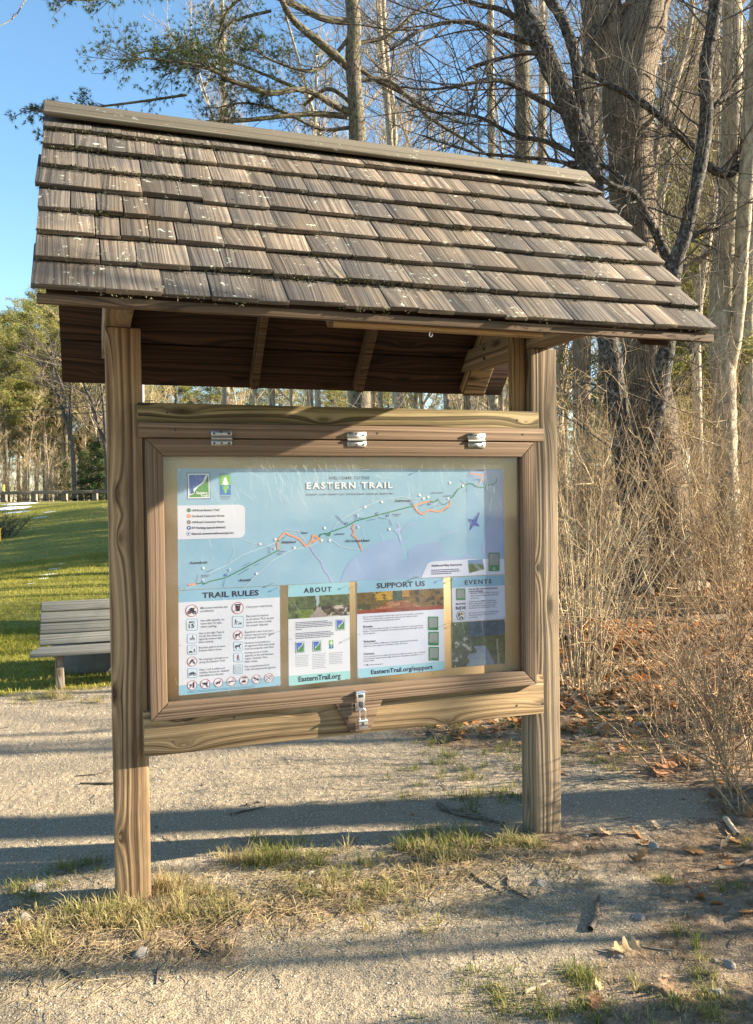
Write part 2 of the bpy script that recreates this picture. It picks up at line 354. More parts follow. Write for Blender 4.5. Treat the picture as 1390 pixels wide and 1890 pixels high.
# ------------------------------------------------------------------ ground, trail, lawn, road
def axis(lo, hi, fine_lo, fine_hi, st, grow=1.09, cap=25.):
    a = list(np.arange(fine_lo, fine_hi, st)); s = st; x = a[-1]
    while x < hi: s = min(s*grow, cap); x += s; a.append(x)
    s = st; x = a[0]; b = []
    while x > lo: s = min(s*grow, cap); x -= s; b.append(x)
    return np.array(b[::-1]+a)
gx = axis(-420, 420, -1.9, 2.4, .0095, 1.05); gy = axis(-60, 700, -1.8, 1.6, .0095, 1.03)
GX, GY = np.meshgrid(gx, gy); GZ = hgt(GX, GY)
S_ = sand_w(GX, GY); L_ = lawn_w(GX, GY)
gv = np.stack([GX, GY, GZ], -1).reshape(-1, 3); nx = len(gx)
I = (np.arange(len(gy)-1)[:, None]*nx+np.arange(nx-1)[None, :]).ravel()
Q = np.stack([I, I+1, I+nx+1, I+nx], 1)
cs = S_.ravel()[Q].mean(1); cl = L_.ravel()[Q].mean(1)
def cut(name, sel, label=None):
    q = Q[sel]; u, inv = np.unique(q.ravel(), return_inverse=True)
    me = mesh_np(name, gv[u], inv, np.full(len(q), 4), M['earth'], smooth=True, pattr={'sand': S_.ravel()[u], 'lawn': L_.ravel()[u]})
    return tag(link(name, me), label, kind='structure')
lawn_sel = cl > .5; path_sel = (~lawn_sel) & (cs > .5) & (gv[Q[:, 0], 0] > -60) & (gv[Q[:, 0], 1] > -40)
cut('ground', ~(lawn_sel | path_sel)); cut('path', path_sel); cut('lawn', lawn_sel)

gA, gB = np.array([-6.47, 51.16]), np.array([-.49, 49.13]); gd = (gB-gA)/np.linalg.norm(gB-gA); gn = np.array([-gd[1], gd[0]])
def along(t, off): p = gA+gd*t+gn*off; return p
def strip(name, o0, o1, z, m, t0=-60, t1=80, n=60, jag=0., kind='structure'):
    V = []; F = []
    for i in range(n+1):
        t = t0+(t1-t0)*i/n
        for o in (o0-jag*random.Random(i).random(), o1+jag*random.Random(i+99).random()):
            p = along(t, o); V.append((p[0], p[1], max(z, float(h0(p[0], p[1]))+.02)))
    for i in range(n): F += [2*i, 2*i+2, 2*i+3, 2*i+1]
    return tag(link(name, mesh_np(name, V, F, [4]*n, m)), kind=kind)
strip('road', 3.2, 9.5, 1.93, M['asphalt'])
strip('snow', 1.0, 3.6, 1.98, M['snow'], n=160, jag=.5, kind='stuff')

# patches of old snow on the lawn, low domes
def snow_patch(bm_V, bm_F, x, y, rx, ry, h, sd):
    rr = random.Random(sd); b = len(bm_V); k = 14; z0 = float(h0(x, y))
    bm_V.append((x, y, z0+h))
    for ring, hh in ((.55, .8), (1., -.02)):
        for i in range(k):
            a = 2*math.pi*i/k; f = ring*(.7+.6*rr.random()); px, py = x+rx*f*math.cos(a), y+ry*f*math.sin(a)
            bm_V.append((px, py, float(h0(px, py))+h*hh))
    for i in range(k):
        j = (i+1) % k; bm_F.append([b, b+1+i, b+1+j]); bm_F.append([b+1+i, b+1+k+i, b+1+k+j, b+1+j])
sV = []; sF = []
for (u, v, rx, ry, h) in ((100, 1050, .15, .05, .01), (92, 1060, .17, .04, .01), (80, 1068, .10, .035, .01), (112, 1041, .07, .03, .01), (58, 1077, .08, .03, .008),
                          (22, 938, 1.0, .8, .06), (38, 930, .9, .6, .06), (30, 946, .7, .6, .05), (92, 945, .35, .2, .02), (75, 955, .3, .15, .02)):
    p, _ = GP(u, v); snow_patch(sV, sF, p[0], p[1], rx, ry, h, int(u*7+v))
tag(link('snow', mesh_np('snow', sV, [i for f in sF for i in f], [len(f) for f in sF], M['snow'], smooth=True)), kind='stuff')

# ------------------------------------------------------------------ the kiosk
K = thing('information_kiosk', 'wooden trail information kiosk on two square posts under a mossy cedar shingle roof', 'kiosk', (0, 0, 0))
PW, W = .14, .895
RY, RZ, EY, EZ = .056, 3.222, -.835, 2.298                     # ridge and front eave (top of shingles)
SL = math.hypot(RY-EY, RZ-EZ); SD = np.array([0, (RY-EY)/SL, (RZ-EZ)/SL]); SN = np.array([0, -SD[2], SD[1]]); XH = np.array([1., 0, 0])
BD = np.array([0, -SD[1], SD[2]]); BN = np.array([0, SD[2], SD[1]])   # back slope: up-slope and outward
EF = np.array([0, EY, EZ]); EB = np.array([0, 2*RY-EY, EZ])

b = MB(1); b.box(-W-PW, -W, 0, PW, -.3, 2.352, 'z', seed=.31); b.build('post', M['post'], K, .006)
b = MB(2); b.box(W, W+PW, 0, PW, -.3, 2.352, 'z', seed=.77); b.build('post', M['grey_post'], K, .006)
for x0, x1, sd in ((-W+.0005, -.868, .66), (.852, W-.0005, .86)):  # filler strips added behind the gaps beside the door to keep them dark
    b = MB(3); b.box(x0, x1, .004, .040, .60, 2.045, 'z', seed=sd); b.build('gap_filler', M['fascia'], K, .002)
b = MB(3); b.box(W-.078, W-.004, .045, .083, 2.0, 2.60, 'z', seed=.12); b.build('stud', M['rail'], K, .003)
b = MB(4); b.box(-W-.022, W+.02, -.035, .003, 1.966, 2.046, 'x', seed=.45); b.build('upper_rail', M['top_rail'], K, .004)
b = MB(5); b.box(-W-.018, W+.036, -.052, -.012, 1.904, 1.9645, 'x', seed=.63); b.build('hinge_strip', M['door'], K, .003)
b = MB(6); b.box(-W-.022, W+.03, -.035, .003, .608, .79, 'x', seed=.24); b.build('lower_rail', M['rail'], K, .004)
# block the latch is screwed to, under the middle of the case
tri = [onp(u, v, 1, -.056) for u, v in ((617, 1296), (708, 1288), (683, 1348), (649, 1354))]
b = MB(7); T8 = []
for y in (-.056, -.036):
    T8.append([(p[0], y, p[2]) for p in tri])
tv = T8[0]+T8[1]; b.V = tv
for f, uv in (([0, 3, 2, 1], 0), ([4, 5, 6, 7], 0), ([0, 1, 5, 4], 0), ([1, 2, 6, 5], 0), ([2, 3, 7, 6], 0), ([3, 0, 4, 7], 0)):
    b.F.append(f); b.U.append([(tv[i][0], tv[i][2]+tv[i][1]) for i in f]); b.S.append(.5); b.M.append(0); b.C.append((1, 1, 1, 1))
b.build('latch_block', M['door'], K, .002)
b = MB(8); b.box(-.875, .862, -.012, .0, .765, 1.905, 'x', seed=.2); b.build('backing_board', M['board'], K)
for x, y0, y1, sd in ((-.988, -.30, .80, .37), (.951, -.48, .80, .58)):
    b = MB(9); b.beam((x, y0, 2.41), (x, y1, 2.41), (0, 0, 1), .105, .112, seed=sd); b.build('tie_beam', M['grey_post'], K, .004)

# display door: mitred frame, clear pane, hinges, hasp
DX0, DX1, DZ0, DZ1, DW = -.888, .8745, .756, 1.8975, .068
b = MB(10)
def mitre(o0, o1, i0, i1, sd):
    c = []
    for i in range(8):
        ox = (o0, o1)[i & 1] if not (i >> 1) & 1 else (i0, i1)[i & 1]
        y = (-.060, -.022)[(i >> 2) & 1]; c.append((ox[0], y, ox[1]))
    b.hexa(c, seed=sd)
e = .0008
mitre((DX0, DZ1), (DX1, DZ1), (DX0+DW, DZ1-DW), (DX1-DW, DZ1-DW), .15)
mitre((DX1, DZ0), (DX0, DZ0), (DX1-DW, DZ0+DW), (DX0+DW, DZ0+DW), .55)
mitre((DX0-e, DZ0+e), (DX0-e, DZ1-e), (DX0+DW-e, DZ0+DW+e), (DX0+DW-e, DZ1-DW-e), .75)
mitre((DX1+e, DZ1-e), (DX1+e, DZ0+e), (DX1-DW+e, DZ1-DW-e), (DX1-DW+e, DZ0+DW+e), .93)
DOOR = b.build('display_door', M['door'], K, .003)

g = N('clear_acrylic'); tr = g.n('BsdfTransparent', ins={0: (.97, .98, .98, 1)}); gl = g.n('BsdfGlossy', ins={0: (1, 1, 1, 1), 1: .05}); lw = g.n('LayerWeight', ins={0: .5}); fr = g.math('ADD', .04, g.math('MULTIPLY', g.math('POWER', lw.outputs['Facing'], 5.), .9))
po = g.n('NewGeometry').outputs['Position']; hz_ = g.noise(po, 4.5, 4., .6); df = g.n('BsdfDiffuse', ins={0: (.9, .9, .92, 1)})
m1 = g.n('MixShader', ins={0: fr, 1: tr.outputs[0], 2: gl.outputs[0]})
m2 = g.n('MixShader', ins={0: g.rng(hz_, .42, .75, .006, .07), 1: m1.outputs[0], 2: df.outputs[0]}); g.t.links.new(m2.outputs[0], g.out.inputs[0])
M['pane'] = g.m
g = N('scratched_acrylic'); tr = g.n('BsdfTransparent'); df = g.n('BsdfDiffuse', ins={0: (.9, .9, .88, 1)}); m1 = g.n('MixShader', ins={0: .38, 1: tr.outputs[0], 2: df.outputs[0]}); g.t.links.new(m1.outputs[0], g.out.inputs[0])
M['scratch'] = g.m
b = MB(11); b.flatprint = True
px0, px1, pz0, pz1, py = DX0+DW-.004, DX1-DW+.004, DZ0+DW-.004, DZ1-DW+.004, -.034
b.face([(px0, py, pz0), (px1, py, pz0), (px1, py, pz1), (px0, py, pz1)])
r = random.Random(4)
for i in range(320):
    top = r.random() < .8
    x = r.uniform(px0+.02, px1-.02); z = pz1-abs(r.gauss(0, .09))-.004 if top else r.uniform(pz0+.1, pz1)
    if x > .0 and top and r.random() < .6: a = r.uniform(0, 3.14); ln = r.uniform(.008, .05); cv = r.uniform(-2, 2)
    else: a = r.gauss(-1.2, .3); ln = r.uniform(.01, .09); cv = r.uniform(-.4, .4)
    wd = r.uniform(.00015, .0005); n = 4; P0 = []
    for k in range(n+1):
        P0.append((x, z, a)); x += math.cos(a)*ln/n; z += math.sin(a)*ln/n; a += cv*ln/n*9
    for k in range(n):
        (xa, za, aa), (xb, zb, ab) = P0[k], P0[k+1]
        if min(za, zb) < pz0+.01 or max(za, zb) > pz1-.002 or max(xa, xb) > px1-.004 or min(xa, xb) < px0+.004: continue
        b.face([(xa-math.sin(aa)*wd, py-.0012, za+math.cos(aa)*wd), (xb-math.sin(ab)*wd, py-.0012, zb+math.cos(ab)*wd), (xb+math.sin(ab)*wd, py-.0012, zb-math.cos(ab)*wd), (xa+math.sin(aa)*wd, py-.0012, za-math.cos(aa)*wd)], m=1)
b.build('pane', [M['pane'], M['scratch']], DOOR)

def cyl(mb, c, ax, rad, h, k=10, m=0):
    ax = np.array(ax, float); ax /= np.linalg.norm(ax); rf = np.array([1., 0, 0]) if abs(ax[0]) < .8 else np.array([0, 0, 1.])
    A = np.cross(ax, rf); A /= np.linalg.norm(A); B = np.cross(ax, A); c = np.array(c, float)
    lo = [c+rad*(math.cos(i*2*math.pi/k)*A+math.sin(i*2*math.pi/k)*B) for i in range(k)]; hi = [p+ax*h for p in lo]
    mb.face(lo[::-1], m=m); mb.face(hi, m=m)
    for i in range(k): j = (i+1) % k; mb.face([lo[i], lo[j], hi[j], hi[i]], m=m)
for u in (409, 658, 879):
    p = onp(u, 814, 1, -.06); x = p[0]; z = 1.901
    b = MB(12)
    b.box(x-.043, x+.043, -.0645, -.0515, z+.006, z+.034, 'x'); b.box(x-.043, x+.043, -.0645, -.0595, z-.030, z-.004, 'x')
    cyl(b, (x-.043, -.066, z+.001), (1, 0, 0), .0055, .086)
    for dx in (-.031, 0, .031):
        for dz in (.021-.006*(dx == 0)*-1, -.019):
            cyl(b, (x+dx, -.0640, z+dz), (0, -1, 0), .0045, .0018, 8, 1)
    h = b.build('hinge', [M['steel'], M['dark_metal']], DOOR)
b = MB(13); hx = onp(665, 1300, 1, -.065)[0]
b.box(hx-.021, hx+.021, -.068, -.0605, .782, .805, 'z'); b.box(hx-.019, hx+.019, -.0755, -.070, .722, .800, 'z')
cyl(b, (hx-.021, -.073, .800), (1, 0, 0), .005, .042)
b.box(hx-.012, hx+.012, -.0775, -.0755, .778, .792, 'z', m=1); b.box(hx-.010, hx+.010, -.0775, -.0756, .735, .760, 'z', m=1)
tb = TB(); tb.add([(hx-.009, -.057, .735), (hx-.009, -.083, .733), (hx-.005, -.090, .731), (hx+.005, -.090, .731), (hx+.009, -.083, .733), (hx+.009, -.057, .735)], [.0028]*6, 6)
V, F, U, S = tb.arrays()
for f in F: b.face([V[i] for i in f])
b.box(hx-.02, hx+.02, -.0595, -.0562, .715, .752, 'z')
b.build('hasp', [M['chrome'], M['dark_metal']], DOOR, .001)
PL = thing('padlock', 'small silver padlock hanging closed from the hasp below the display case', 'padlock', (hx+.006, -.078, .66))
b = MB(14); b.box(-.021, .021, -.010, .010, -.016, .022, 'z'); b.box(-.0205, .0205, -.0106, -.0101, -.004, .000, 'z', m=1); b.box(-.0205, .0205, -.0106, -.0101, .012, .015, 'z', m=1); b.box(-.008, .004, -.0108, -.0101, .001, .011, 'z', m=1)
b.build('body', [M['chrome'], M['dark_metal']], PL, .003)
tb = TB(); pts = [(-.013, 0, .018), (-.013, 0, .052)]+[(-.013*math.cos(t*math.pi/6), 0, .056+.013*math.sin(t*math.pi/6)) for t in range(7)]+[(.013, 0, .052), (.013, 0, .018)]
tb.add(pts, [.0032]*len(pts), 8); tb.build('shackle', M['chrome'], PL)

# roof: board sheathing carrying shingles, ridge boards, fascia, rafters and moss
XR0, XR1 = -1.245, 1.262
b = MB(20); r = random.Random(20)
def slab(mb, base, up, nrm, x0, x1, s0, s1, n0, n1, seed=None, m=0):
    c = []
    for i in range(8):
        x = (x0, x1)[i & 1]; s = (s0, s1)[(i >> 1) & 1]; n = (n0, n1)[(i >> 2) & 1]
        c.append(base+XH*x+up*s+nrm*n)
    mb.hexa(c, seed=seed, m=m)
nb = 5
for k in range(nb):
    s0 = .02+k*(SL-.02)/nb; s1 = .02+(k+1)*(SL-.02)/nb-.004
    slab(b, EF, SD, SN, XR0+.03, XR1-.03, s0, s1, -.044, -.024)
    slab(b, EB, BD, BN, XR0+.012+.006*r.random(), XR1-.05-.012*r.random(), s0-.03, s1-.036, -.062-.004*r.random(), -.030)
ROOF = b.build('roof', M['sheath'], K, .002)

SHW = MB(21); r = random.Random(33); NC = 8; EXPO = (SL-.02)/NC
butts = []
for (base, up, nrm, front) in ((EF, SD, SN, 1), (EB, BD, BN, 0)):
    for c in range(NC):
        s0 = c*EXPO; x = XR0-r.uniform(0, .02)+(0 if front else .055); k = 0; sag = [r.uniform(-.006, .006) for _ in range(12)]
        while x < XR1-(.02 if front else .08):
            wd = r.choice([r.uniform(.08, .12), r.uniform(.11, .17), r.uniform(.15, .25), r.uniform(.13, .2)]) if front else .2
            x1 = x+wd
            if x1 > XR1-(.05 if front else .12): x1 = XR1+r.uniform(-.008, .008)-(0 if front else .06)
            sg = sag[int((x-XR0)/(XR1-XR0)*11) % 12]+r.uniform(-.004, .004)
            gap = r.choice([.0012, .002, .003, .0055]); th = r.uniform(.013, .020); cup = r.uniform(0, .004)
            up0 = s0+sg-(.012 if c == 0 else 0); L = EXPO*1.9; top = min(up0+L, SL+.005)
            c8 = []
            for i in range(8):
                xx = (x+gap/2, x1-gap/2)[i >> 1 & 1]; ss = (up0, top)[i & 1]; tp = (i >> 2) & 1
                lift = .002 if (i & 1) == 0 else -.022
                skew = r.uniform(-.0022, .0022)
                nn = lift+(th if (i & 1) == 0 else .004)*tp-.012+(cup if (i >> 1 & 1) else 0)*((i & 1) == 0)
                c8.append(base+XH*(xx+skew)+up*(ss+r.uniform(-.002, .002))+nrm*nn)
            SHW.hexa(c8)
            if front: butts.append((x, x1, up0, th))
            x = x1; k += 1
SHW.build('shingles', M['shingle'], ROOF, .0012)

# moss and lichen crust along the butt edges
mb = MB(22); r = random.Random(5)
for (x, x1, s0, th) in butts:
    if s0 < .05: nclump, cr = int((x1-x)*110), .4
    else: nclump, cr = int((x1-x)*420), 1.
    for _ in range(int(nclump*1.3)):
        xx = r.uniform(x, x1); dens = float(fbm(xx*4+s0*13, s0*9, 7, 3))
        if r.random() > sstep(.3, .62, dens)*1.2: continue
        ss = s0-.0105+r.uniform(-.006, .014); n0 = r.uniform(-.016, .010); sz = r.uniform(.0009, .0024)*(1+.6*(dens > .6))
        cc = EF+XH*xx+SD*ss+SN*n0; sd = min(.99, max(0, r.random()**2*.9 if s0 > .05 else r.uniform(.5, 1)))
        if r.random() < .05: sd = 1.
        for _k in range(3):
            d = [np.array([r.gauss(0, 1), r.gauss(0, 1), r.gauss(0, 1)])*sz for _ in range(3)]
            mb.face([cc+d[0], cc+d[1], cc+d[2]], seed=sd)
# lichen crust: flat irregular flecks
for _ in range(130):
    c = r.randrange(0, NC); s = c*EXPO+abs(r.gauss(0, .02))+.0; xx = r.uniform(XR0+.05, XR1-.05)
    if float(fbm(xx*2.2+c*1.7, c*.9, 61, 3)) < .56: continue
    cc = EF+XH*xx+SD*s+SN*(.0125-.016*(s-c*EXPO)/(EXPO*1.9)*1.6)
    R = r.uniform(.003, .010)
    for _k in range(r.randrange(3, 9)):
        o = cc+XH*r.gauss(0, R)+SD*r.gauss(0, R)+SN*r.uniform(0, .003)
        d = [XH*r.gauss(0, .004)+SD*r.gauss(0, .004)+SN*r.uniform(0, .004) for _ in range(3)]
        mb.face([o+d[0], o+d[1], o+d[2]], seed=r.uniform(.85, 1))
mo = mb.build('moss', M['moss'], ROOF); mo['kind'] = 'stuff'

b = MB(23)
top = np.array([0, RY, RZ])
slab(b, EF, SD, SN, XR0-.004, XR1-.02, SL-.105, SL+.010, .008, .028, seed=.4)
slab(b, EB, BD, BN, XR0-.004, XR1-.02, SL-.105, SL-.012, .008, .028, seed=.9)
b.build('ridge_board', M['ridge'], ROOF, .006)
b = MB(24)
b.box(XR0+.005, XR1-.01, EY+.012, EY+.034, EZ-.052, EZ-.022, 'x', seed=.3)
b.build('fascia', M['fascia'], ROOF, .003)
b = MB(25); b.box(-.30, .50, EY+.038, EY+.075, EZ-.064, EZ-.040, 'x', seed=.6); b.build('nailer', M['pale_strip'], ROOF, .003)
def rafter(x, wd, front, sd, mat, t=.075, s0=.035):
    b = MB(26); base, up, nrm = (EF, SD, SN) if front else (EB, BD, BN)
    slab(b, base, up, nrm, x-wd/2, x+wd/2, s0, SL-.05, -.064-t if not front else -.045-t, -.0665 if not front else -.0455, seed=sd)
    b.build('rafter', M[mat], ROOF, .003)
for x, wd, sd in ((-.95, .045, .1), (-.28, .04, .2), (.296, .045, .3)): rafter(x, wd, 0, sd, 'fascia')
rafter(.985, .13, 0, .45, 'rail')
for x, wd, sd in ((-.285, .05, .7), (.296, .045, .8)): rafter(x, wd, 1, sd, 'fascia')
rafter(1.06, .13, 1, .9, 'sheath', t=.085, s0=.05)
# white cup hook under the eave
p = onp(795, 596, 1, EY+.055); tb = TB()
tb.add([(p[0], EY+.055, EZ-.06)]+[(p[0]-.006*math.cos(a)+.0, EY+.055, EZ-.075-.007*math.sin(a)) for a in np.linspace(-.9, 3.6, 7)], [.0018]*8, 6)
tb.build('hook', plain('white_hook_plastic', (.8, .8, .8), .4, .05), K)
for y, z in ((.50, 2.435), (.50, 2.385), (.02, 2.43)):
    b = MB(27); cyl(b, (.8985, y, z), (-1, 0, 0), .009, .006, 6); b.build('bolt', M['dark_metal'], K)
for x, z, y in ((-.80, 2.006, -.035), (.80, 2.004, -.035), (-.77, 1.935, -.052), (.55, 1.934, -.052), (.82, 1.936, -.052), (-.80, .66, -.035), (-.55, .735, -.035), (.78, .66, -.035), (.92, .655, -.035), (.1, 1.933, -.052)):
    b = MB(28); cyl(b, (x, y, z), (0, -1, 0), .0048, .0012, 8); b.build('screw', M['dark_metal'], K)

# ------------------------------------------------------------------ printed sheets inside the case
def lin(c):
    c = [x*.82 for x in c]
    return tuple(((x/255/12.92) if x/255 <= .04045 else ((x/255+.055)/1.055)**2.4) for x in c)+(1,)
g = N('printed_paper'); colr = g.attr('print', 0); g.principled(colr, .55, None, spec=.25); M['print'] = g.m
PY = -.0135
_tc = {}
def text_mesh(st, bold):
    k = (st, bold)
    if k not in _tc:
        cu = bpy.data.curves.new('lettering', 'FONT'); cu.body = st; cu.resolution_u = 2; cu.offset = .028 if bold else .004
        if bold == 2: cu.space_character = 1.28; cu.offset = .03
        o = bpy.data.objects.new('lettering', cu); COL.objects.link(o); dg = bpy.context.evaluated_depsgraph_get()
        me = bpy.data.meshes.new_from_object(o.evaluated_get(dg))
        V = [tuple(v.co) for v in me.vertices]; F = [list(p.vertices) for p in me.polygons]
        bpy.data.objects.remove(o); bpy.data.curves.remove(cu); bpy.data.meshes.remove(me); _tc[k] = (V, F)
    return _tc[k]
class Sheet(MB):
    def __init__(s, ox, oy, sc): super().__init__(9); s.flatprint = True; s.o = (ox, oy, sc); s.used = 0
    def px(s, x, y): return s.o[0]+x*s.o[2], s.o[1]+y*s.o[2]
    def P(s, x, y, lay=0):
        p = onp(*s.px(x, y), 1, PY); return (p[0], PY-.00022*lay, p[2])
    def mpp(s, x, y):
        u, v = s.px(x, y); return s.o[2]*float((onp(u, v, 1, PY)-CAM)@_f)/FPX
    def poly(s, pts, col, lay=1): s.face([s.P(x, y, lay) for x, y in pts], col=lin(col))
    def wpoly(s, pts, y, col): s.face([(a, y, b) for a, b in pts], col=lin(col))
    def line(s, pts, wd, col, lay=2):
        p = [s.P(x, y, lay) for x, y in pts]; w2 = wd*s.mpp(*pts[0])/2
        for i, ((xa, yy, za), (xb, _, zb)) in enumerate(zip(p, p[1:])):
            dx, dz = xb-xa, zb-za; l = math.hypot(dx, dz)+1e-9; nx_, nz_ = -dz/l*w2, dx/l*w2; ex, ez = dx/l*w2*.5, dz/l*w2*.5
            y2 = yy-.00001*(i % 2)
            s.face([(xa+nx_-ex, y2, za+nz_-ez), (xa-nx_-ex, y2, za-nz_-ez), (xb-nx_+ex, y2, zb-nz_+ez), (xb+nx_+ex, y2, zb+nz_+ez)], col=lin(col))
    def disc(s, x, y, r, col, lay=2, k=16):
        c = s.P(x, y, lay); R = r*s.mpp(x, y)
        s.face([(c[0]+R*math.cos(a), c[1], c[2]+R*math.sin(a)) for a in np.arange(k)*2*math.pi/k], col=lin(col))
    def ring(s, x, y, r, w, col, lay=2, k=22):
        c = s.P(x, y, lay); m = s.mpp(x, y); a = np.arange(k+1)*2*math.pi/k; R0 = (r-w)*m; R1 = r*m
        for i in range(k):
            s.face([(c[0]+q*math.cos(t), c[1], c[2]+q*math.sin(t)) for q, t in ((R0, a[i]), (R1, a[i]), (R1, a[i+1]), (R0, a[i+1]))], col=lin(col))
    def rrect(s, x0, y0, x1, y1, rad, col, lay=2):
        pts = []
        for cx, cy, a0 in ((x1-rad, y0+rad, -90), (x1-rad, y1-rad, 0), (x0+rad, y1-rad, 90), (x0+rad, y0+rad, 180)):
            for k in range(5): a = math.radians(a0+k*22.5); pts.append((cx+rad*math.cos(a), cy+rad*math.sin(a)))
        s.poly(pts, col, lay)
    def local(s, x, y, lay, sc):                             # metres per crop pixel about (x, y), level in the world
        c = s.P(x, y, lay); m = s.mpp(x, y)*sc
        return lambda pts, col, dl=0: s.face([(c[0]+a*m, c[1]-.00022*dl, c[2]-b*m) for a, b in pts], col=lin(col))
    def text(s, st, x0, y0, x1, cap, col=(20, 25, 55), bold=0, lay=3):
        V, F = text_mesh(st, bold)
        a = s.P(x0, y0, lay); b = s.P(x1, y0, lay); wx = b[0]-a[0]
        mx = max(v[0] for v in V); mn = min(v[0] for v in V); sx = wx/(mx-mn); sz = cap*s.mpp(x0, y0)/.70
        base = len(s.V); s.V += [(a[0]+(v[0]-mn)*sx, a[1], a[2]+v[1]*sz) for v in V]; c = lin(col)
        for f in F: s.F.append([base+i for i in f]); s.U.append([(0, 0)]*len(f)); s.S.append(0.); s.M.append(0); s.C.append(c)
    def greek(s, x0, y0, x1, h, col=(120, 122, 135), lay=3, sd=0):   # a line of print too small to read
        r = random.Random(int(x0*31+y0*17)+sd); a = s.P(x0, y0, lay); b = s.P(x1, y0, lay); m = h*s.mpp(x0, y0); x = a[0]
        while x < b[0]:
            w_ = r.uniform(.003, .012)
            s.face([(x, a[1], a[2]), (min(x+w_, b[0]), a[1], a[2]), (min(x+w_, b[0]), a[1], a[2]+m), (x, a[1], a[2]+m)], col=lin(col)); x += w_+.0024
    def picture(s, TL, TR, BR, BL, n, m_, fn, lay=2):
        c = [np.array(s.P(*q, lay)) for q in (TL, TR, BR, BL)]
        f = lambda u, v: (c[0]*(1-u)+c[1]*u)*(1-v)+(c[3]*(1-u)+c[2]*u)*v
        for j in range(m_):
            for i in range(n):
                s.face([f(i/n, j/m_), f(i/n, (j+1)/m_), f((i+1)/n, (j+1)/m_), f((i+1)/n, j/m_)], col=lin(tuple(min(255, max(0, q_*.82)) for q_ in fn((i+.5)/n, (j+.5)/m_))))
    def logo(s, x, y, w_, h_, big=False, lay=3):             # the trail's badge: white river between blue sky and green bank
        L = s.local(x, y, lay, 1.)
        q = lambda pts: [(a*w_, b*h_) for a, b in pts]
        L(q([(0, 0), (0, 1), (1, 1), (1, 0)]), (40, 75, 150)); L(q([(.035, .03), (.035, .97), (.965, .97), (.965, .03)]), (245, 247, 250), 1)
        n = 10
        for k in range(n):
            y0, y1 = .08+k*.78/n, .08+(k+1)*.78/n; t = k/n
            ri = lambda yy: .93-.10*sstep(.08, .2, yy)-.55*sstep(.25, .75, yy)-.2*sstep(.6, .9, yy)
            L(q([(.09, y0), (.09, y1), (max(ri(y1)-.1, .1), y1), (max(ri(y0)-.1, .1), y0)]), (int(25+110*t), int(85+95*t), int(190+35*t)), 2)
        gp = [(.93, .10), (.80, .28), (.72, .40), (.50, .52), (.36, .66), (.28, .80), (.09, .86), (.09, .93), (.93, .93)]
        L(q(gp), (60, 140, 62), 2)
        L(q([(.80, .50), (.88, .06), (.94, .50)]), (40, 110, 55), 3); L(q([(.13, .80), (.20, .42), (.30, .76), (.2, .8)]), (35, 80, 150), 3)
        if big:
            X, Y = x, y
            s.text('Eastern', X+.42*w_, Y+.80*h_, X+.90*w_, .085*h_, (240, 245, 240), 1, lay+4); s.text('Trail', X+.60*w_, Y+.905*h_, X+.90*w_, .085*h_, (240, 245, 240), 1, lay+4)
    def coast(s, x, y, w_, h_, lay=3):
        L = s.local(x, y, lay, 1.); q = lambda pts: [(a*w_, b*h_) for a, b in pts]
        L(q([(0, 0), (0, .5), (1, .5), (1, 0)]), (120, 190, 75)); L(q([(0, .5), (0, 1), (1, 1), (1, .5)]), (35, 115, 190))
        t = [(.5, .06), (.30, .24), (.38, .24), (.22, .38), (.32, .38), (.14, .47), (.42, .47), (.42, .5), (.58, .5), (.58, .47), (.86, .47), (.68, .38), (.78, .38), (.62, .24), (.70, .24)]
        L(q(t), (250, 252, 250), 1); L(q([(a, 1.02-b) for a, b in t]), (130, 195, 90), 1)
    def blank_code(s, x0, y0, x1, y1, band=.2, lay=3):       # green holder of a scan code, the code left out
        s.rrect(x0, y0, x1, y1, 6, (35, 120, 75), lay); w_ = x1-x0
        s.poly([(x0+w_*.1, y0+w_*.12), (x0+w_*.1, y1-(y1-y0)*band), (x1-w_*.1, y1-(y1-y0)*band), (x1-w_*.1, y0+w_*.12)], (132, 142, 142), lay+1)
    def finish(s, name, label, cat, corners, pins=()):
        """thin sheet with the print on its front, pins as parts"""
        p = [np.array(s.P(*c, 0)) for c in corners]; f = s
        bk = [(q[0], PY+.0011, q[2]) for q in p]
        for i in range(4): j = (i+1) % 4; s.face([p[i], bk[i], bk[j], p[j]], col=lin((225, 228, 232)))
        o = s.build(name, M['print']); tag(o, label, cat, 'printed sheets pinned inside the display case')
        for (x, y) in pins:
            q = s.P(x, y, 0); b = MB(3); cyl(b, (q[0], PY-.0012, q[2]), (0, -1, .0), .0011, .0095, 6); cyl(b, (q[0], PY-.0095, q[2]), (0, -1, 0), .0032, .002, 8)
            b.build('push_pin', M['steel'], o)
        return o
WHITE = (222, 224, 236); HEAD = (140, 186, 214); INK = (18, 24, 58); TXT = (58, 60, 88); RED = (190, 50, 60); FR = (95, 150, 185)

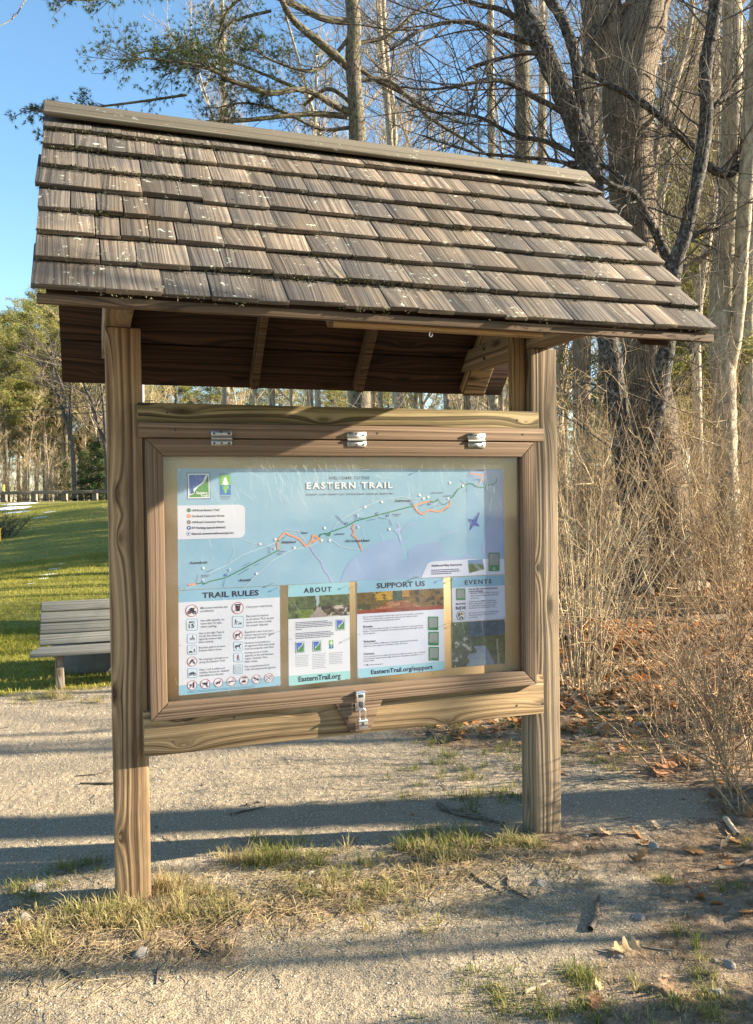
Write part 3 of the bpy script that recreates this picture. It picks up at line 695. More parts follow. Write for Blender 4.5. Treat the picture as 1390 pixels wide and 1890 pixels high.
# --- trail map
s = Sheet(620, 855, .2302)
def A(x, y): return ((x*.2302+320-620)/.2302, (y*.2302+860-855)/.2302)     # from the left-hand close-up
corners = [A(30, 20), A(38, 998), (1354, 888), (1340, 47)]
s.face([s.P(*c, 0) for c in corners], col=lin((142, 183, 209)))
r = random.Random(8)
s.poly([(1045, 48), (1052, 905), (1354, 888), (1340, 47)], (126, 172, 206), 1)
for k in range(5): pass
s.poly([(35, 945), (70, 850), (110, 790), (200, 715), (290, 650), (400, 612), (470, 606), (520, 640), (545, 700), (530, 765), (580, 772), (575, 700), (640, 655), (720, 640), (860, 625), (850, 700), (905, 747), (1000, 752), (1045, 722), (1090, 745), (1100, 900)], (147, 174, 212), 2)
s.poly([(1338, 50), (1230, 53), (1215, 95), (1290, 150), (1312, 220), (1308, 300), (1290, 385), (1232, 450), (1202, 520), (1190, 620), (1168, 700), (1200, 770), (1349, 770)], (148, 168, 211), 3)
s.poly([(1075, 52), (1062, 95), (1130, 120), (1190, 150), (1215, 95), (1230, 53)], (146, 166, 208), 4)
s.line([(530, 640), (500, 560), (475, 540), (520, 520), (500, 490)], 18, (168, 182, 228), 3); s.line([(520, 560), (570, 500), (620, 470)], 7, (168, 182, 228), 3)
s.line([(850, 600), (900, 560), (980, 530)], 6, (168, 182, 228), 3)
s.line([A(1095, 640), A(1130, 700), A(1190, 770), A(1210, 830), A(1250, 880), A(1270, 925)], 16, (165, 178, 226), 3)
road = (206, 222, 234)
for pl_, w_ in (([A(100, 985), A(180, 950), A(300, 850), A(420, 800), A(560, 710), A(700, 660), A(830, 610)], 4), ([A(560, 990), A(660, 880), A(790, 760), A(960, 670), A(1080, 650), A(1200, 590)], 4),
                ([A(1225, 560), A(1330, 640), (40, 670), (120, 685), (200, 690)], 4), ([A(1260, 560), A(1300, 470), (80, 430), (230, 350), (370, 290), (520, 268), (640, 285), (740, 270)], 4),
                ([A(560, 590), A(640, 620), A(780, 650)], 3), ([A(890, 505), A(1000, 520), A(1020, 560), A(1060, 600)], 4), ([A(470, 600), A(490, 680), A(440, 800)], 2), ([(210, 520), (240, 600), (205, 690)], 2)):
    s.line(pl_, w_, road, 4)
OR = (232, 160, 118); GR = (42, 128, 88)
s.line([A(120, 955), A(185, 945)], 14, OR, 5); s.line([A(185, 945), A(235, 935), A(252, 945), A(290, 925), A(415, 897), A(440, 886), A(850, 672)], 8, GR, 6)
s.line([A(838, 668), A(836, 600), A(860, 570), A(895, 535), A(950, 560), A(1010, 585), A(1065, 645), A(1110, 600), A(1120, 555), A(1150, 570), A(1172, 583), A(1120, 610)], 15, OR, 5)
s.line([A(1170, 572), A(1180, 548), A(1225, 540), A(1243, 562), A(1260, 548), A(1245, 535), A(1390, 483), (160, 462), (620, 342)], 9, GR, 6); s.disc(*A(842, 600), 8, GR, 7)
s.line([(622, 340), (690, 318), (755, 306)], 13, OR, 5); s.line([(628, 345), (665, 395), (700, 410), (745, 375), (830, 388), (915, 335), (918, 300)], 13, OR, 5)
s.line([(755, 306), (790, 310), (820, 288)], 9, GR, 6)
for x, y in ((826, 300), (836, 315), (850, 327), (866, 331), (882, 326), (896, 315)): s.disc(x, y, 5, GR, 6, 8)
s.line([(905, 290), (940, 265), (960, 235), (985, 205), (1020, 190), (1060, 162), (1095, 165), (1120, 185), (1170, 195), (1205, 188), (1215, 175), (1260, 170), (1285, 150), (1287, 120)], 8, GR, 6)
s.line([(1075, 75), (1115, 90), (1180, 95), (1165, 140), (1145, 168)], 10, OR, 6)
s.line([(145, 490), (130, 520), (150, 545), (130, 575), (165, 600), (185, 640), (210, 697)], 11, OR, 5)
for x, y in ((87, 482), (332, 402), (416, 418), (612, 322), (748, 326)): s.disc(x, y, 11, (35, 90, 175), 7, 12); s.text('P', x-4, y+6, x+4, 11, (240, 240, 250), 1, 9)
for x, y in (A(422, 873),): s.disc(x, y, 11, (35, 90, 175), 7, 12); s.text('P', x-4, y+6, x+4, 11, (240, 240, 250), 1, 9)
for x, y in (A(240, 915), A(453, 832), A(812, 663), (175, 418), (178, 512)): s.disc(x, y, 11, (225, 232, 245), 7, 12); s.text('P', x-4, y+6, x+4, 11, (50, 90, 170), 1, 9)
for x, y in (A(243, 818), A(670, 862), A(820, 588), A(973, 656), A(1215, 497), A(1190, 596), A(1255, 597), A(698, 625), (235, 350), (370, 310), (430, 528), (703, 283), (741, 270), (672, 255), (902, 282), (1020, 180), (915, 156)): s.disc(x, y, 11, (232, 238, 244), 7, 10)
for a, b in ((A(180, 940), A(198, 870)), (A(262, 850), A(320, 830)), (A(400, 970), A(410, 910)), (A(520, 872), A(605, 822)), (A(560, 800), A(620, 775)), (A(650, 800), A(685, 782)), (A(762, 700), A(765, 645)), (A(775, 700), A(775, 650)), (A(1310, 400), A(1375, 470)), (A(1290, 550), A(1375, 547)),
             ((0, 420), (70, 490)), ((150, 405), (158, 460)), ((165, 440), (225, 440)), ((250, 460), (315, 447)), ((340, 435), (405, 447)), ((425, 450), (450, 500)), ((625, 360), (660, 408)), ((668, 340), (712, 330)), ((760, 360), (820, 338)), ((862, 384), (905, 352)), ((995, 132), (1028, 165)), ((1100, 133), (1160, 133)), ((1045, 190), (1052, 230)), (A(868, 590), A(900, 565))):
    s.line([a, b], 3, (70, 85, 125), 7)
for a, x1 in (((760, 240), 860), ((868, 265), 930), ((452, 412), 522), ((470, 424), 505), ((0, 570), 70), (A(225, 880), A(290, 880)[0]), (A(230, 892), A(285, 892)[0]), (A(830, 710), A(868, 710)[0]), (A(845, 690), A(898, 690)[0])): s.greek(a[0], a[1], x1, 6, (80, 95, 135), 8)
# heading
TX = lambda st, x0, y0, x1, cap, col=INK, bold=1, lay=8: s.text(st, x0, y0, x1, cap, col, bold, lay)
TX('WELCOME TO THE', A(1245, 108)[0], 130, 272, 24, (45, 70, 110), 0)
TX('EASTERN TRAIL', A(1070, 185)[0]+3, 209, 459, 50, (70, 100, 140), 2, 7); TX('EASTERN TRAIL', A(1068, 185)[0], 205, 455, 50, (236, 242, 246), 2, 9)
s.line([A(1065, 98), A(1212, 98)], 2.5, road, 7); s.line([(305, 120), (455, 120)], 2.5, road, 7); s.line([A(1065, 212), (458, 232)], 3, road, 7)
TX('Kennebunk · Arundel · Biddeford · Saco · Old Orchard Beach · Scarborough · South Portland', A(1065, 240)[0], 256, 460, 9, (40, 55, 95))
for st, a, x1, cap in (('Kennebunk', A(140, 785), A(277, 0)[0], 19), ('Arundel', A(528, 925), A(620, 0)[0], 19), ('Biddeford', A(875, 620), A(982, 0)[0], 19), ('Saco', A(1025, 543), A(1078, 0)[0], 17),
                       ('Old Orchard Beach', (78, 632), 272, 17), ('Scarborough', (475, 308), 606, 17), ('Portland', (1112, 63), 1190, 13)): TX(st, a[0], a[1], x1, cap)
# legend
a0 = A(33, 318); a1 = A(575, 585)
s.poly([A(33, 318), A(36, 590), A(520, 577), A(552, 570), A(571, 548), A(575, 525), A(575, 350), A(570, 330), A(555, 316), A(530, 310)], (216, 218, 232), 3)
for y, col, st, x1 in ((355, (40, 125, 85), 'Off-Road Eastern Trail', 368), (402, (235, 155, 105), 'On-Road Connector Route', 410), (450, (135, 125, 130), 'Off-Road Connector Route', 410), (496, (35, 85, 170), 'ET Parking (spaces limited)', 420), (543, (205, 218, 240), 'Shared commercial/municipal lot', 484)):
    c = A(124, y); s.disc(c[0], c[1], 17, (60, 90, 160) if y > 480 else tuple(int(q*.75) for q in col), 4); s.disc(c[0], c[1], 15, col, 5)
    if y > 480: s.text('P', c[0]-5, c[1]+8, c[0]+6, 15, (240, 240, 250) if y < 520 else (50, 90, 170), 1, 8)
    q = A(150, y+8); TX(st, q[0], q[1], A(x1, 0)[0], 15, (30, 32, 60), 1)
q = A(108, 55); s.logo(q[0], q[1], 184, 212, True)
q = A(374, 76); s.coast(q[0], q[1], 84, 156); q = A(370, 70); TX('East Coast', q[0], q[1], A(458, 0)[0], 12, (35, 70, 60), 0); q = A(375, 252); TX('Greenway', q[0], q[1], A(456, 0)[0], 14, (35, 60, 110), 0); q = A(378, 266); s.greek(q[0], q[1], A(452, 0)[0], 4, (90, 110, 150), 8)
# compass, resources box
L = s.local(1108, 475, 7, 1.)
for ang, ln in ((-58, 100), (122, 78), (32, 62), (212, 60)):
    a = math.radians(ang); d = (math.cos(a), math.sin(a)); n_ = (-d[1], d[0])
    L([(d[0]*ln, d[1]*ln), (n_[0]*17+d[0]*10, n_[1]*17+d[1]*10), (0, 0)], (25, 45, 120), 1); L([(d[0]*ln, d[1]*ln), (0, 0), (-n_[0]*17+d[0]*10, -n_[1]*17+d[1]*10)], (60, 105, 200), 1)
L([(20*math.cos(t), 20*math.sin(t)) for t in np.arange(10)*.628], (45, 80, 175), 2); TX('N', 1136, 408, 1148, 14, (60, 85, 130), 0)
s.poly([(682, 920), (725, 820), (740, 800), (765, 788), (1060, 770), (1349, 765), (1353, 888)], (210, 214, 234), 5)
TX('Additional Map Resources', 765, 829, 1012, 16)
for i, y in enumerate((862, 877, 892)): s.greek(765, y, (985, 998, 925)[i], 8, (85, 90, 130), 8)
s.picture((1058, 778), (1175, 768), (1188, 850), (1070, 880), 18, 14, lambda u, v: (110+30*u, 170, 225) if v < .38-.1*math.sin(u*5) else ((150, 165, 165) if abs(u-.45-.5*(v-.4)) < .12 else (60+40*r.random(), 95+40*r.random(), 60)), 8)
s.blank_code(1222, 716, 1312, 866, .33, 8); s.ring(1266, 846, 11, 3, (225, 235, 228), 11); 
s.finish('map_poster', 'wide pale blue trail map headed EASTERN TRAIL across the top of the case', 'poster', corners, [A(45, 30), A(60, 972), (1328, 62), (1336, 872), (1336, 436), (640, 912), (660, 62), A(800, 940)])

# --- trail rules
s = Sheet(320, 1080, .1511); corners = [(62, 70), (68, 1350), (1308, 1225), (1298, 8)]
s.face([s.P(*c, 0) for c in corners], col=lin(WHITE))
s.poly([(62, 70), (63, 212), (1304, 146), (1298, 8)], HEAD, 1); s.poly([(66, 1228), (68, 1350), (1308, 1225), (1307, 1110)], (150, 196, 220), 1)
s.text('TRAIL RULES', 352, 158, 1045, 66, INK, 1)
rules = [(335, 292, 662, 26, ['Motorized vehicles are', 'prohibited.']), (335, 445, 625, 26, ['Use safe speeds, no', 'more than 15 mph,', 'when cycling.']), (315, 600, 622, 24, ['Stay to the right. Pass on', 'the left. Slow down and', 'signal by voice or bell', 'before passing.']),
         (315, 775, 638, 24, ['Bicyclists yield to all users.', 'Everyone yields to horses.']), (318, 918, 675, 24, ['No camping is allowed on or', 'along the Eastern Trail.']), (320, 1045, 680, 24, ['Class 1 and 2 e-bikes and', 'mobility devices for disabled', 'individuals are allowed.']),
         (892, 278, 1212, 26, ['Carry your trash home.']), (892, 392, 1228, 26, ['Pets must be leashed', 'at all times. Pick up pet', 'waste and carry it away', 'for proper disposal.']), (875, 585, 1238, 24, ['Equestrian users must use a', 'manure bag and carry it away', 'for proper disposal.']),
         (875, 718, 1240, 24, ['Horses are not permitted on', 'all segments of the trail, check', 'local municipality rules first.']), (876, 838, 1225, 24, ['Hunting occurs on lands', 'adjacent to the trail between', 'August - December. Wear', 'blaze orange.']), (878, 1006, 1250, 24, ['For a comprehensive list of', 'rules visit easterntrail.org/rules'])]
for x0, y0, x1, cap, lines in rules:
    mxl = max(len(q) for q in lines)
    for i, q in enumerate(lines):
        s.text(q, x0, y0+i*(cap+11.5), x0+(x1-x0)*len(q)/mxl, cap, TXT, 0)
def icon(x, y, r_, no=True):
    if no: s.disc(x, y, r_, (232, 232, 240), 2, 20); s.ring(x, y, r_, r_*.09, RED, 4)
    else: s.rrect(x-r_, y-r_, x+r_, y+r_, r_*.28, FR, 2); s.rrect(x-r_*.92, y-r_*.92, x+r_*.92, y+r_*.92, r_*.24, (214, 224, 238), 3)
def slash(x, y, r_): s.line([(x-r_*.66, y+r_*.62), (x+r_*.66, y-r_*.7)], r_*.07, RED, 6)
D = (25, 28, 62)
def bike(x, y, k, w_=5):
    s.ring(x-k*.55, y+k*.25, k*.38, w_, D, 5); s.ring(x+k*.55, y+k*.25, k*.38, w_, D, 5)
    s.line([(x-k*.55, y+k*.25), (x-k*.15, y-k*.25), (x+k*.1, y+k*.25), (x-k*.55, y+k*.25)], w_, D, 5); s.line([(x+k*.1, y+k*.25), (x+k*.35, y-k*.3), (x+k*.55, y+k*.25)], w_, D, 5); s.line([(x-k*.15, y-k*.25), (x+k*.35, y-k*.3)], w_, D, 5)
def man(x, y, k, col=D):
    s.disc(x, y-k*.8, k*.17, col, 5, 10); s.line([(x, y-k*.6), (x-k*.05, y)], k*.25, col, 5); s.line([(x-k*.05, y), (x-k*.3, y+k*.8)], k*.15, col, 5); s.line([(x, y), (x+k*.3, y+k*.4), (x+k*.3, y+k*.8)], k*.15, col, 5); s.line([(x-k*.05, y-k*.5), (x+k*.35, y-k*.1)], k*.11, col, 5); s.line([(x-k*.05, y-k*.5), (x-k*.35, y-k*.05)], k*.11, col, 5)
def horse(x, y, k):
    L = s.local(x, y, 5, k)
    L([(-.8, -.1), (-.6, -.35), (.3, -.35), (.55, -.75), (.9, -.62), (.92, -.45), (.65, -.42), (.5, 0), (.55, .4), (.75, .75), (.62, .78), (.4, .4), (.35, .1), (-.35, .1), (-.45, .4), (-.3, .8), (-.42, .8), (-.65, .4), (-.65, 0), (-.85, .35)], D)
icon(226, 311, 74); bike(226, 318, 58, 11); s.poly([(190, 300), (215, 275), (262, 282), (240, 320), (210, 320)], D, 6); slash(226, 311, 74)
icon(227, 482, 71, False); s.text('MPH', 192, 462, 258, 20, D, 1, 6); s.text('15', 190, 523, 258, 50, D, 1, 6)
icon(226, 652, 58, False); bike(232, 650, 34, 4); man(238, 628, 20)
icon(227, 790, 58, False); bike(212, 812, 26, 5); man(258, 800, 26); s.ring(228, 762, 11, 2, (170, 120, 130), 5)
icon(231, 932, 60); s.poly([(190, 958), (231, 896), (272, 958), (250, 958), (231, 925), (212, 958)], D, 5); slash(231, 932, 60)
icon(232, 1075, 58, False); bike(232, 1075, 48, 7)
icon(787, 278, 72); s.poly([(757, 250), (768, 318), (810, 318), (820, 248)], D, 5); s.poly([(752, 232), (752, 246), (824, 242), (824, 228)], D, 5); slash(787, 278, 72)
icon(788, 447, 70, False); man(762, 452, 36); L = s.local(815, 470, 5, 22); L([(-1, -.2), (.5, -.3), (.8, -.8), (1, -.4), (.7, 0), (.6, .7), (.4, .7), (.3, .2), (-.5, .2), (-.6, .7), (-.8, .7), (-.8, .1)], D); s.line([(775, 440), (828, 462)], 3, D, 5)
icon(790, 612, 57); horse(788, 610, 42); slash(790, 612, 57)
icon(791, 748, 56, False); horse(790, 748, 44)
icon(791, 884, 56, False); man(791, 888, 42); s.line([(790, 862), (788, 888)], 14, (190, 60, 60), 6)
icon(791, 1027, 56, False); s.rrect(752, 988, 830, 1066, 4, (196, 202, 214), 5)
for i, (x, y) in enumerate(((231, 1222), (391, 1204), (551, 1190), (708, 1176), (863, 1162), (1016, 1148), (1167, 1132))):
    icon(x, y, 59 if i < 2 else 56)
    if i == 0: s.poly([(243, 1182), (253, 1182), (258, 1200), (258, 1252), (238, 1252), (238, 1200)], D, 5); s.poly([(198, 1210), (228, 1210), (218, 1232), (216, 1250), (210, 1250), (208, 1232)], D, 5)
    if i == 1: s.poly([(350, 1190), (428, 1190), (412, 1212), (424, 1240), (410, 1240), (396, 1216), (370, 1212)], D, 5); s.line([(408, 1180), (425, 1165)], 5, RED, 5)
    if i == 2: L = s.local(x, y, 5, 40); L([(-.9, .1), (-.3, -.3), (.3, -.3), (.9, -.5), (.5, 0), (.4, .4), (.1, .1), (-.3, .5)], D)
    if i == 3: s.line([(665, 1182), (752, 1170)], 9, D, 5); s.line([(680, 1186), (690, 1178)], 14, D, 5)
    if i == 4: s.poly([(840, 1165), (845, 1190), (885, 1186), (886, 1160)], D, 5); s.poly([(832, 1140), (895, 1128), (880, 1118), (850, 1122)], D, 5)
    if i == 5: s.line([(990, 1135), (1045, 1160)], 12, D, 5); s.disc(992, 1133, 12, D, 5); s.ring(1040, 1152, 14, 5, D, 5)
    if i == 6: s.ring(1167, 1132, 34, 4, (120, 125, 145), 5); s.line([(1140, 1158), (1195, 1105)], 4, D, 5); s.line([(1140, 1108), (1190, 1150)], 4, D, 5)
    slash(x, y, 56)
for y in (1302, 1316): s.greek(172, y, 1000, 5, (95, 135, 165), 4, 1)
s.finish('rules_poster', 'white poster headed TRAIL RULES with two columns of round and square icons', 'poster', corners, [(85, 90), (1285, 28), (85, 730), (1290, 560), (1290, 1215), (90, 1335)])

# --- about
s = Sheet(525, 1060, .11373); corners = [(60, 178), (72, 1815), (1068, 1700), (1052, 125)]
s.face([s.P(*c, 0) for c in corners], col=lin((228, 229, 238)))
s.poly([(60, 178), (62, 366), (1056, 316), (1052, 125)], (150, 203, 218), 1); s.poly([(70, 1648), (72, 1815), (1068, 1700), (1066, 1565)], (160, 215, 215), 1)
s.text('ABOUT', 315, 300, 768, 78, INK, 2)
rr = random.Random(2)
def pic_about(u, v):
    n_ = float(fbm(u*14, v*7, 3, 4)); q = rr.uniform(-18, 18)
    cx = .475-.01*v
    if v < .5 and abs(u-cx) < .018+.03*(.5-v): return (190, 215, 225)
    if v > .52 and abs(u-cx-.02) < .03+.32*(v-.52)**1.3: return (196+q, 176+q, 172+q)
    for mx_ in (.435, .545):
        if .55 < v < .88 and abs(u-mx_) < .018*(1.2-.6*abs(v-.62)): return (28, 28, 34)
    if u > .57 and v > .5: return (235, 225, 210) if n_ > .62 else ((120+q, 100+q, 80+q) if n_ > .45 else (40, 38, 34))
    if v > .6 and u < .4 and u > .15: return (95+q+n_*60, 125+q+n_*50, 60+q)
    return (35+n_*110+q, 55+n_*110+q, 30+n_*60+q)
s.picture((62, 368), (1056, 318), (1060, 662), (65, 728), 64, 26, pic_about, 2)
for y, x1 in ((792, 705), (818, 775), (845, 785), (872, 775), (905, 280), (968, 745), (995, 800), (1020, 800), (1048, 755)): s.greek(182, y, x1, 12, (105, 108, 130))
s.logo(836, 733, 150, 180); s.logo(178, 1100, 148, 180); s.logo(458, 1080, 142, 176); s.coast(728, 1070, 68, 136)
for c, y0, n_ in ((182, 1330, 7), (458, 1305, 9), (732, 1285, 7)):
    for i in range(n_): s.greek(c, y0+i*28, c+(220, 205, 215, 190)[i % 4], 8, (165, 167, 180), 3, i)
s.text('EasternTrail.org', 228, 1742, 915, 82, (30, 50, 75), 1)
s.finish('about_poster', 'narrow white poster headed ABOUT with a small photo of two walkers', 'poster', corners, [(85, 210), (1030, 178), (100, 1045), (1050, 1040), (100, 1800), (1030, 1690)])

# --- support us
s = Sheet(650, 1055, .12950); corners = [(65, 135), (78, 1522), (1318, 1400), (1302, 85)]
s.face([s.P(*c, 0) for c in corners], col=lin((214, 218, 236)))
s.poly([(65, 135), (68, 302), (1304, 232), (1302, 85)], HEAD, 1); s.poly([(77, 1388), (78, 1522), (1318, 1400), (1316, 1275)], (158, 206, 224), 1)
s.text('SUPPORT US', 348, 238, 1040, 72, INK, 1)
def pic_sup(u, v):
    n_ = float(fbm(u*16, v*6, 13, 4)); q = rr.uniform(-22, 22); e = abs(u-.47)
    if v > .82: return (130+q+60*n_, 62+q, 40+q*.5)
    if v > .5 and e < .1+.5*(v-.5): return (205+q, 140+q, 100+q) if n_ > .5 else (165+q, 90+q, 60+q)
    if u < .15 and v > .55: return (190+q, 195+q, 90) if n_ > .55 else (70, 75, 30)
    if v < .4 and .2 < u < .4: return (225+q, 175+q, 55) if n_ > .42 else (120, 90, 35)
    if v < .45 and .38 < u < .52: return (50+q, 90+q, 65+q)
    if v < .3 and .5 < u < .6: return (205+q, 150+q, 75)
    if u > .62: return (95+q+60*n_, 70+q+50*n_, 45+q) if n_ > .42 else (38, 34, 26)
    return (80+q+80*n_, 60+q+70*n_, 35+q)
s.picture((68, 304), (1304, 234), (1306, 532), (72, 605), 72, 22, pic_sup, 2)
def para(x0, y0, x1, cap, lines, bold=0, col=TXT, lead=1.35):
    mxl = max(len(q) for q in lines)
    for i, q in enumerate(lines): s.text(q, x0, y0+i*cap*lead*1.15, x0+(x1-x0)*len(q)/mxl, cap, col, bold)
para(160, 656, 1020, 20, ['Every mile of the Eastern Trail is the result of vision, passion, and effort.', 'There are so many ways to support the trail you love. Help us sustain', 'and grow the Eastern Trail by getting involved.'])
s.text('Donate.', 160, 800, 298, 30, INK, 1); para(160, 832, 1012, 20, ['Your financial support helps us maintain, improve, and expand the', 'Eastern Trail and strengthen community connections through events', 'and programs.'])
s.text('Volunteer.', 163, 1012, 345, 30, INK, 1); para(163, 1042, 935, 20, ['Your time makes a difference. Volunteer opportunities include', 'clean-up, event support, committee work, and more.'])
s.text('Connect.', 165, 1188, 322, 30, INK, 1); para(165, 1222, 1048, 20, ['Your connection to us means you are up to date on events, trail conditions,', 'and volunteer opportunities. Sign up for our newsletter and follow us on', 'social media.'])
s.ring(180, 1330, 10, 3, TXT, 3, 10); s.disc(218, 1328, 12, (60, 62, 80), 3, 10); s.greek(240, 1335, 440, 9)
s.blank_code(1082, 640, 1228, 835); s.blank_code(1088, 855, 1234, 1052); s.blank_code(1092, 1072, 1236, 1268)
s.text('EasternTrail.org/support', 268, 1462, 1150, 62, (25, 40, 75), 1)
s.finish('support_poster', 'white poster headed SUPPORT US with an autumn path photo and three green frames', 'poster', corners, [(90, 180), (910, 78), (1295, 100), (95, 890), (1298, 760), (95, 1500), (1295, 1385)])

# --- events
s = Sheet(820, 1050, .10317); corners = [(132, 150), (150, 955), (1095, 890), (1075, 105)]
s.face([s.P(*c, 0) for c in corners], col=lin((204, 208, 230)))
s.poly([(132, 150), (136, 338), (1082, 292), (1075, 105)], (122, 175, 205), 1)
s.text('EVENTS', 368, 280, 848, 76, INK, 2)
s.blank_code(214, 350, 378, 560)
para(438, 378, 945, 28, ['Scan the QR code to find upcoming', 'events including:'], 1, (35, 38, 75), 1.25)
para(455, 452, 985, 26, ['- Monthly Full Moon Walks, Year-round', '- Bike and Brew Series, Summer/Fall', '- and more!'], 0, TXT, 1.45)
para(442, 598, 950, 26, ['Pedal the annual Maine Lighthouse', 'Ride in September - several routes,', 'stunning views, great food, and a', 'fundraiser for the Eastern Trail.'], 0, TXT, 1.3)
para(442, 800, 965, 26, ['Join us for a fun 5k run or walk along', 'the scenic Eastern Trail in honor of', 'our founder.'], 0, TXT, 1.35)
s.text('MAINE', 210, 645, 386, 34, D, 2); s.text('RIDE', 208, 728, 388, 52, D, 1)
s.disc(299, 835, 86, (28, 34, 40), 3, 24); s.disc(299, 835, 78, (208, 214, 222), 4, 24)
L = s.local(299, 835, 5, 1.); L([(-66, 22), (-52, -42), (-25, -58), (-10, -10), (-30, 10)], (45, 80, 60)); L([(8, -62), (45, -48), (62, -8), (20, -8)], (215, 150, 80)); L([(-20, -14), (10, -66), (18, -14)], (60, 95, 75)); L([(-45, 40), (0, 8), (50, 36), (30, 66), (-25, 66)], (35, 50, 60)); L([(-8, 30), (10, 30), (4, 60), (-12, 60)], (225, 228, 232), 1)
s.finish('events_poster', 'small lilac poster headed EVENTS in the right end of the case', 'poster', corners, [(165, 180), (1050, 130), (1070, 870), (165, 930)])

# --- loose photograph
s = Sheet(820, 1050, .10317); corners = [(140, 962), (150, 1765), (1090, 1690), (1085, 905)]
s.face([s.P(*c, 0) for c in corners], col=lin((60, 75, 85)))
def pic_river(u, v):
    n_ = float(fbm(u*13, v*13, 23, 4)); q = rr.uniform(-14, 14)
    if abs(u-.86-.01*math.sin(v*9)) < .014 and v > .42: return (190, 180, 145)
    wl, wr = .28+.12*(v < .72)+.1*(1-v)+.03*math.sin(v*30), .62+.42*(v-.55)
    if v > .56 and wl < u < wr: return (138+q*.7+25*n_, 155+q*.7+25*n_, 178+q*.5+20*n_)
    if v < .35: return (45+60*n_+q, 75+60*n_+q, 105+50*n_+q) if u > .3 else (50+90*n_+q, 80+80*n_+q, 70+40*n_+q)
    if n_ > .68 and u < .4: return (205, 210, 200)
    if u > .6: return (70+70*n_+q, 75+70*n_+q, 50+40*n_+q)
    return (50+75*n_+q, 66+75*n_+q, 58+50*n_+q)
s.picture((140, 962), (1085, 905), (1090, 1690), (150, 1765), 54, 50, pic_river, 1)
s.finish('photo_print', 'dark unframed photograph of a stream pinned under the EVENTS poster', 'photograph', corners, [(178, 985), (1068, 920), (178, 1735), (1075, 1665)])

# ------------------------------------------------------------------ bench, boulder, guardrail, poles
bp, _ = GP(111, 1273); bx, by = bp[0], bp[1]; bz = float(h0(bx, by))
B = thing('park_bench', 'weathered grey slatted bench at the edge of the lawn behind the left post', 'bench', (bx, by, bz)); rot = -.03
B.rotation_euler = (0, 0, rot)
b = MB(40); b.box(-.235, 1.45, -.09, .10, .305, .345, 'x', seed=.3); b.box(-.20, 1.45, .108, .26, .305, .343, 'x', seed=.6); b.build('seat', M['bench'], B, .006)
b = MB(41)
for k in range(4):
    z0 = .355+k*.098; y0 = .27+k*.030
    c8 = []
    for i in range(8):
        x = (-.19+.004*k, 1.42)[i & 1]; zz = (0, .092)[(i >> 1) & 1]; yy = (0, .032)[(i >> 2) & 1]
        c8.append((x, y0+yy+zz*.3, z0+zz-yy*.3))
    b.hexa(c8, seed=.17*k+.1)
b.build('backrest', M['bench'], B, .008)
for x in (0., 1.2):
    b = MB(42); b.box(x-.035, x+.035, -.02, .06, -.2, .304, 'z', seed=.4); b.build('leg', M['guard'], B, .005)
def rock(name, label, cat, loc, rad, mat, sd, group=None, flat=.6, sub=2):
    bm = bmesh.new(); bmesh.ops.create_icosphere(bm, subdivisions=sub, radius=1); r = random.Random(sd); ax = [r.uniform(.8, 1.25) for _ in range(3)]
    cuts = [(Vector((r.gauss(0, 1), r.gauss(0, 1), r.gauss(0, 1))).normalized(), r.uniform(.55, .85)) for _ in range(7)]
    for v in bm.verts:
        p = v.co.copy()
        for n_, d_ in cuts:
            e_ = p.dot(n_)-d_
            if e_ > 0: p -= n_*e_*.85
        p *= 1+.12*(float(fbm(p.x*2+sd, p.y*2+p.z*2, sd, 3))-.5)
        v.co = Vector((p.x*ax[0]*rad, p.y*ax[1]*rad, p.z*flat*ax[2]*rad))
    me = bpy.data.meshes.new(name); bm.to_mesh(me); bm.free(); me.materials.append(mat); me.polygons.foreach_set('use_smooth', [sub > 2]*len(me.polygons))
    o = link(name, me, None, loc); o.rotation_euler = (0, 0, r.uniform(0, 6)); return tag(o, label, cat, group)
q = (bx+.36, by+1.0); rock('boulder', 'dark grey boulder half hidden behind the bench', 'boulder', (q[0], q[1], gz(*q)+.12), .44, M['boulder'], 5, flat=.8, sub=4)

GR = thing('guardrail', 'low brown wooden guardrail on posts along the top of the lawn', 'guardrail', (gA[0], gA[1], float(h0(*gA))))
def gl(p, z): return (p[0]-gA[0], p[1]-gA[1], z-float(h0(*gA)))
ts = [along(t, 0) for t in np.arange(-14.4, 34, 1.83)]
for i, p in enumerate(ts):
    b = MB(50); a = gl(p, float(h0(*p))-.3); c = gl(p, 2.44); b.beam(a, c, (gn[0], gn[1], 0), .30, .28, seed=(i*.37) % 1); b.build('post', M['guard'], GR, .01)
for i in range(len(ts)-1):
    b = MB(51); a = ts[i]-gn*.12; c = ts[i+1]-gn*.12-gd*.015
    a = a-gn*.10; c = c-gn*.10; b.beam(gl(a, 2.33), gl(c, 2.33), (0, 0, 1), .14, .20, seed=(i*.23) % 1); b.build('rail', M['guard'], GR, .01)
